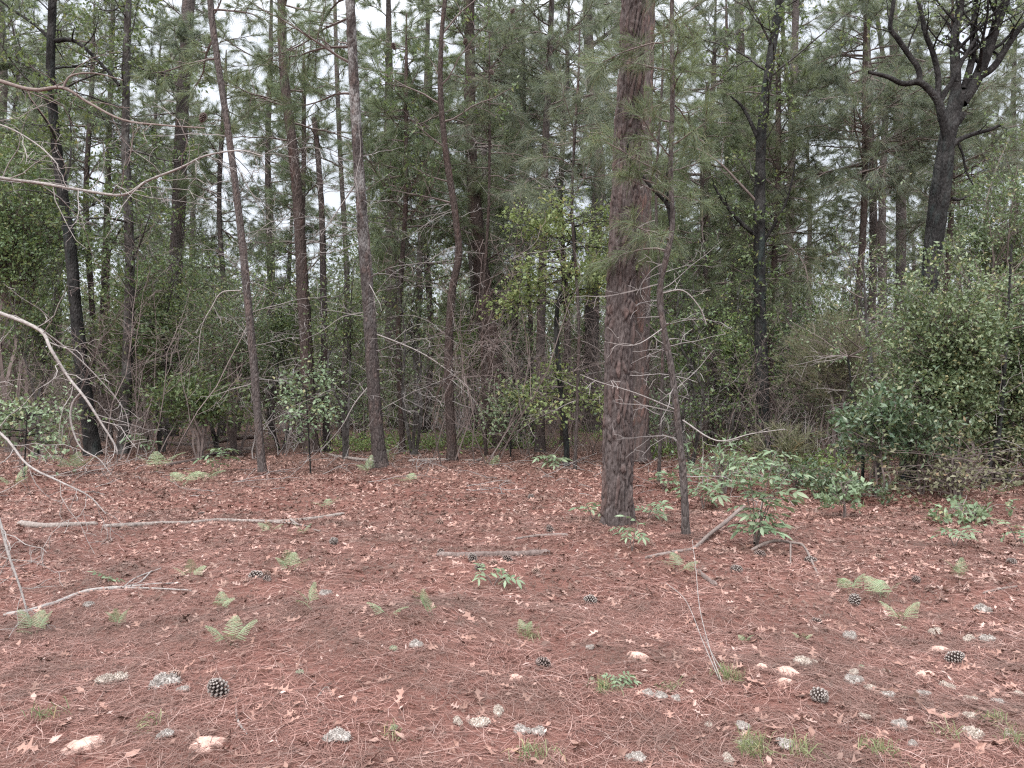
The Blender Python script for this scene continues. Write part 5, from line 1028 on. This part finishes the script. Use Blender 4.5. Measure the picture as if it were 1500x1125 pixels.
e[0].position = 0; e[0].color = (.32, .335, .36, 1); e[1].position = .95; e[1].color = (2.1, 2.12, 2.18, 1); e3 = e.new(.40); e3.color = (.43, .445, .475, 1); e4 = e.new(.58); e4.color = (1.2, 1.22, 1.27, 1)
nz = nt.nodes.new('ShaderNodeTexNoise'); nt.links.new(tc.outputs['Generated'], nz.inputs['Vector']); nz.inputs['Scale'].default_value = 3; nz.inputs['Detail'].default_value = 4
m1 = nt.nodes.new('ShaderNodeMath'); m1.operation = 'MULTIPLY_ADD'; nt.links.new(nz.outputs[0], m1.inputs[0]); m1.inputs[1].default_value = 4; m1.inputs[2].default_value = 5
sc1 = nt.nodes.new('ShaderNodeVectorMath'); sc1.operation = 'SCALE'; nt.links.new(cr.outputs[0], sc1.inputs[0]); nt.links.new(m1.outputs[0], sc1.inputs['Scale'])
mx = nt.nodes.new('ShaderNodeMix'); mx.data_type = 'RGBA'; mx.inputs[0].default_value = .9; nt.links.new(sky.outputs[0], mx.inputs[6]); nt.links.new(sc1.outputs[0], mx.inputs[7])
nt.links.new(mx.outputs[2], bg.inputs['Color']); bg.inputs['Strength'].default_value = .15; nt.links.new(bg.outputs[0], out.inputs['Surface'])
sl = bpy.data.lights.new('sun', 'SUN'); sl.energy = 1.5; sl.angle = R(22); sl.color = (1, .96, .92); so = bpy.data.objects.new('sun', sl); COL.objects.link(so)
so.rotation_euler = Vector((-math.sin(AZ) * math.cos(EL), -math.cos(AZ) * math.cos(EL), -math.sin(EL))).to_track_quat('-Z', 'Y').to_euler()
cd = bpy.data.cameras.new('camera'); cam = bpy.data.objects.new('camera', cd); COL.objects.link(cam); sc.camera = cam
cam.location = (0, 0, CH); cam.rotation_euler = (R(90), 0, 0); cd.sensor_width = 36; cd.lens = 36 * F / 1500; cd.clip_end = 1000; cd.clip_start = .05
sc.view_settings.view_transform = 'Standard'; sc.view_settings.look = 'None'; sc.view_settings.exposure = 1.3; sc.view_settings.gamma = 1
sc.render.engine = 'CYCLES'; sc.cycles.max_bounces = 6; sc.cycles.diffuse_bounces = 3; sc.cycles.glossy_bounces = 2; sc.cycles.transmission_bounces = 3; sc.cycles.use_denoising = False; sc.cycles.pixel_filter_type = 'BLACKMAN_HARRIS'; sc.cycles.filter_width = 1.25
HAZE = 0
if HAZE:
    hm = NT('haze_air'); pv = hm.n('ShaderNodeVolumePrincipled', Color=(.93, .95, 1, 1), Density=HAZE); pv.inputs['Anisotropy'].default_value = .2; hm.t.links.new(pv.outputs[0], hm.out.inputs['Volume'])
    hb = MB(); hb.add([(a, b, c) for a in (-156, 156) for b in (-36, 156) for c in (-1.2, 24)], np.array([(0, 1, 3, 2), (4, 6, 7, 5), (0, 4, 5, 1), (2, 3, 7, 6), (0, 2, 6, 4), (1, 5, 7, 3)])); tag(build('haze', hb, hm.m), 'thin pale moist air among the trees', None, None, 'stuff')
    sc.cycles.volume_bounces = 1
print('SCRIPT', round(time.time() - T0, 1), 'objects', len(sc.objects), 'polys', sum(len(m.polygons) for m in bpy.data.meshes))
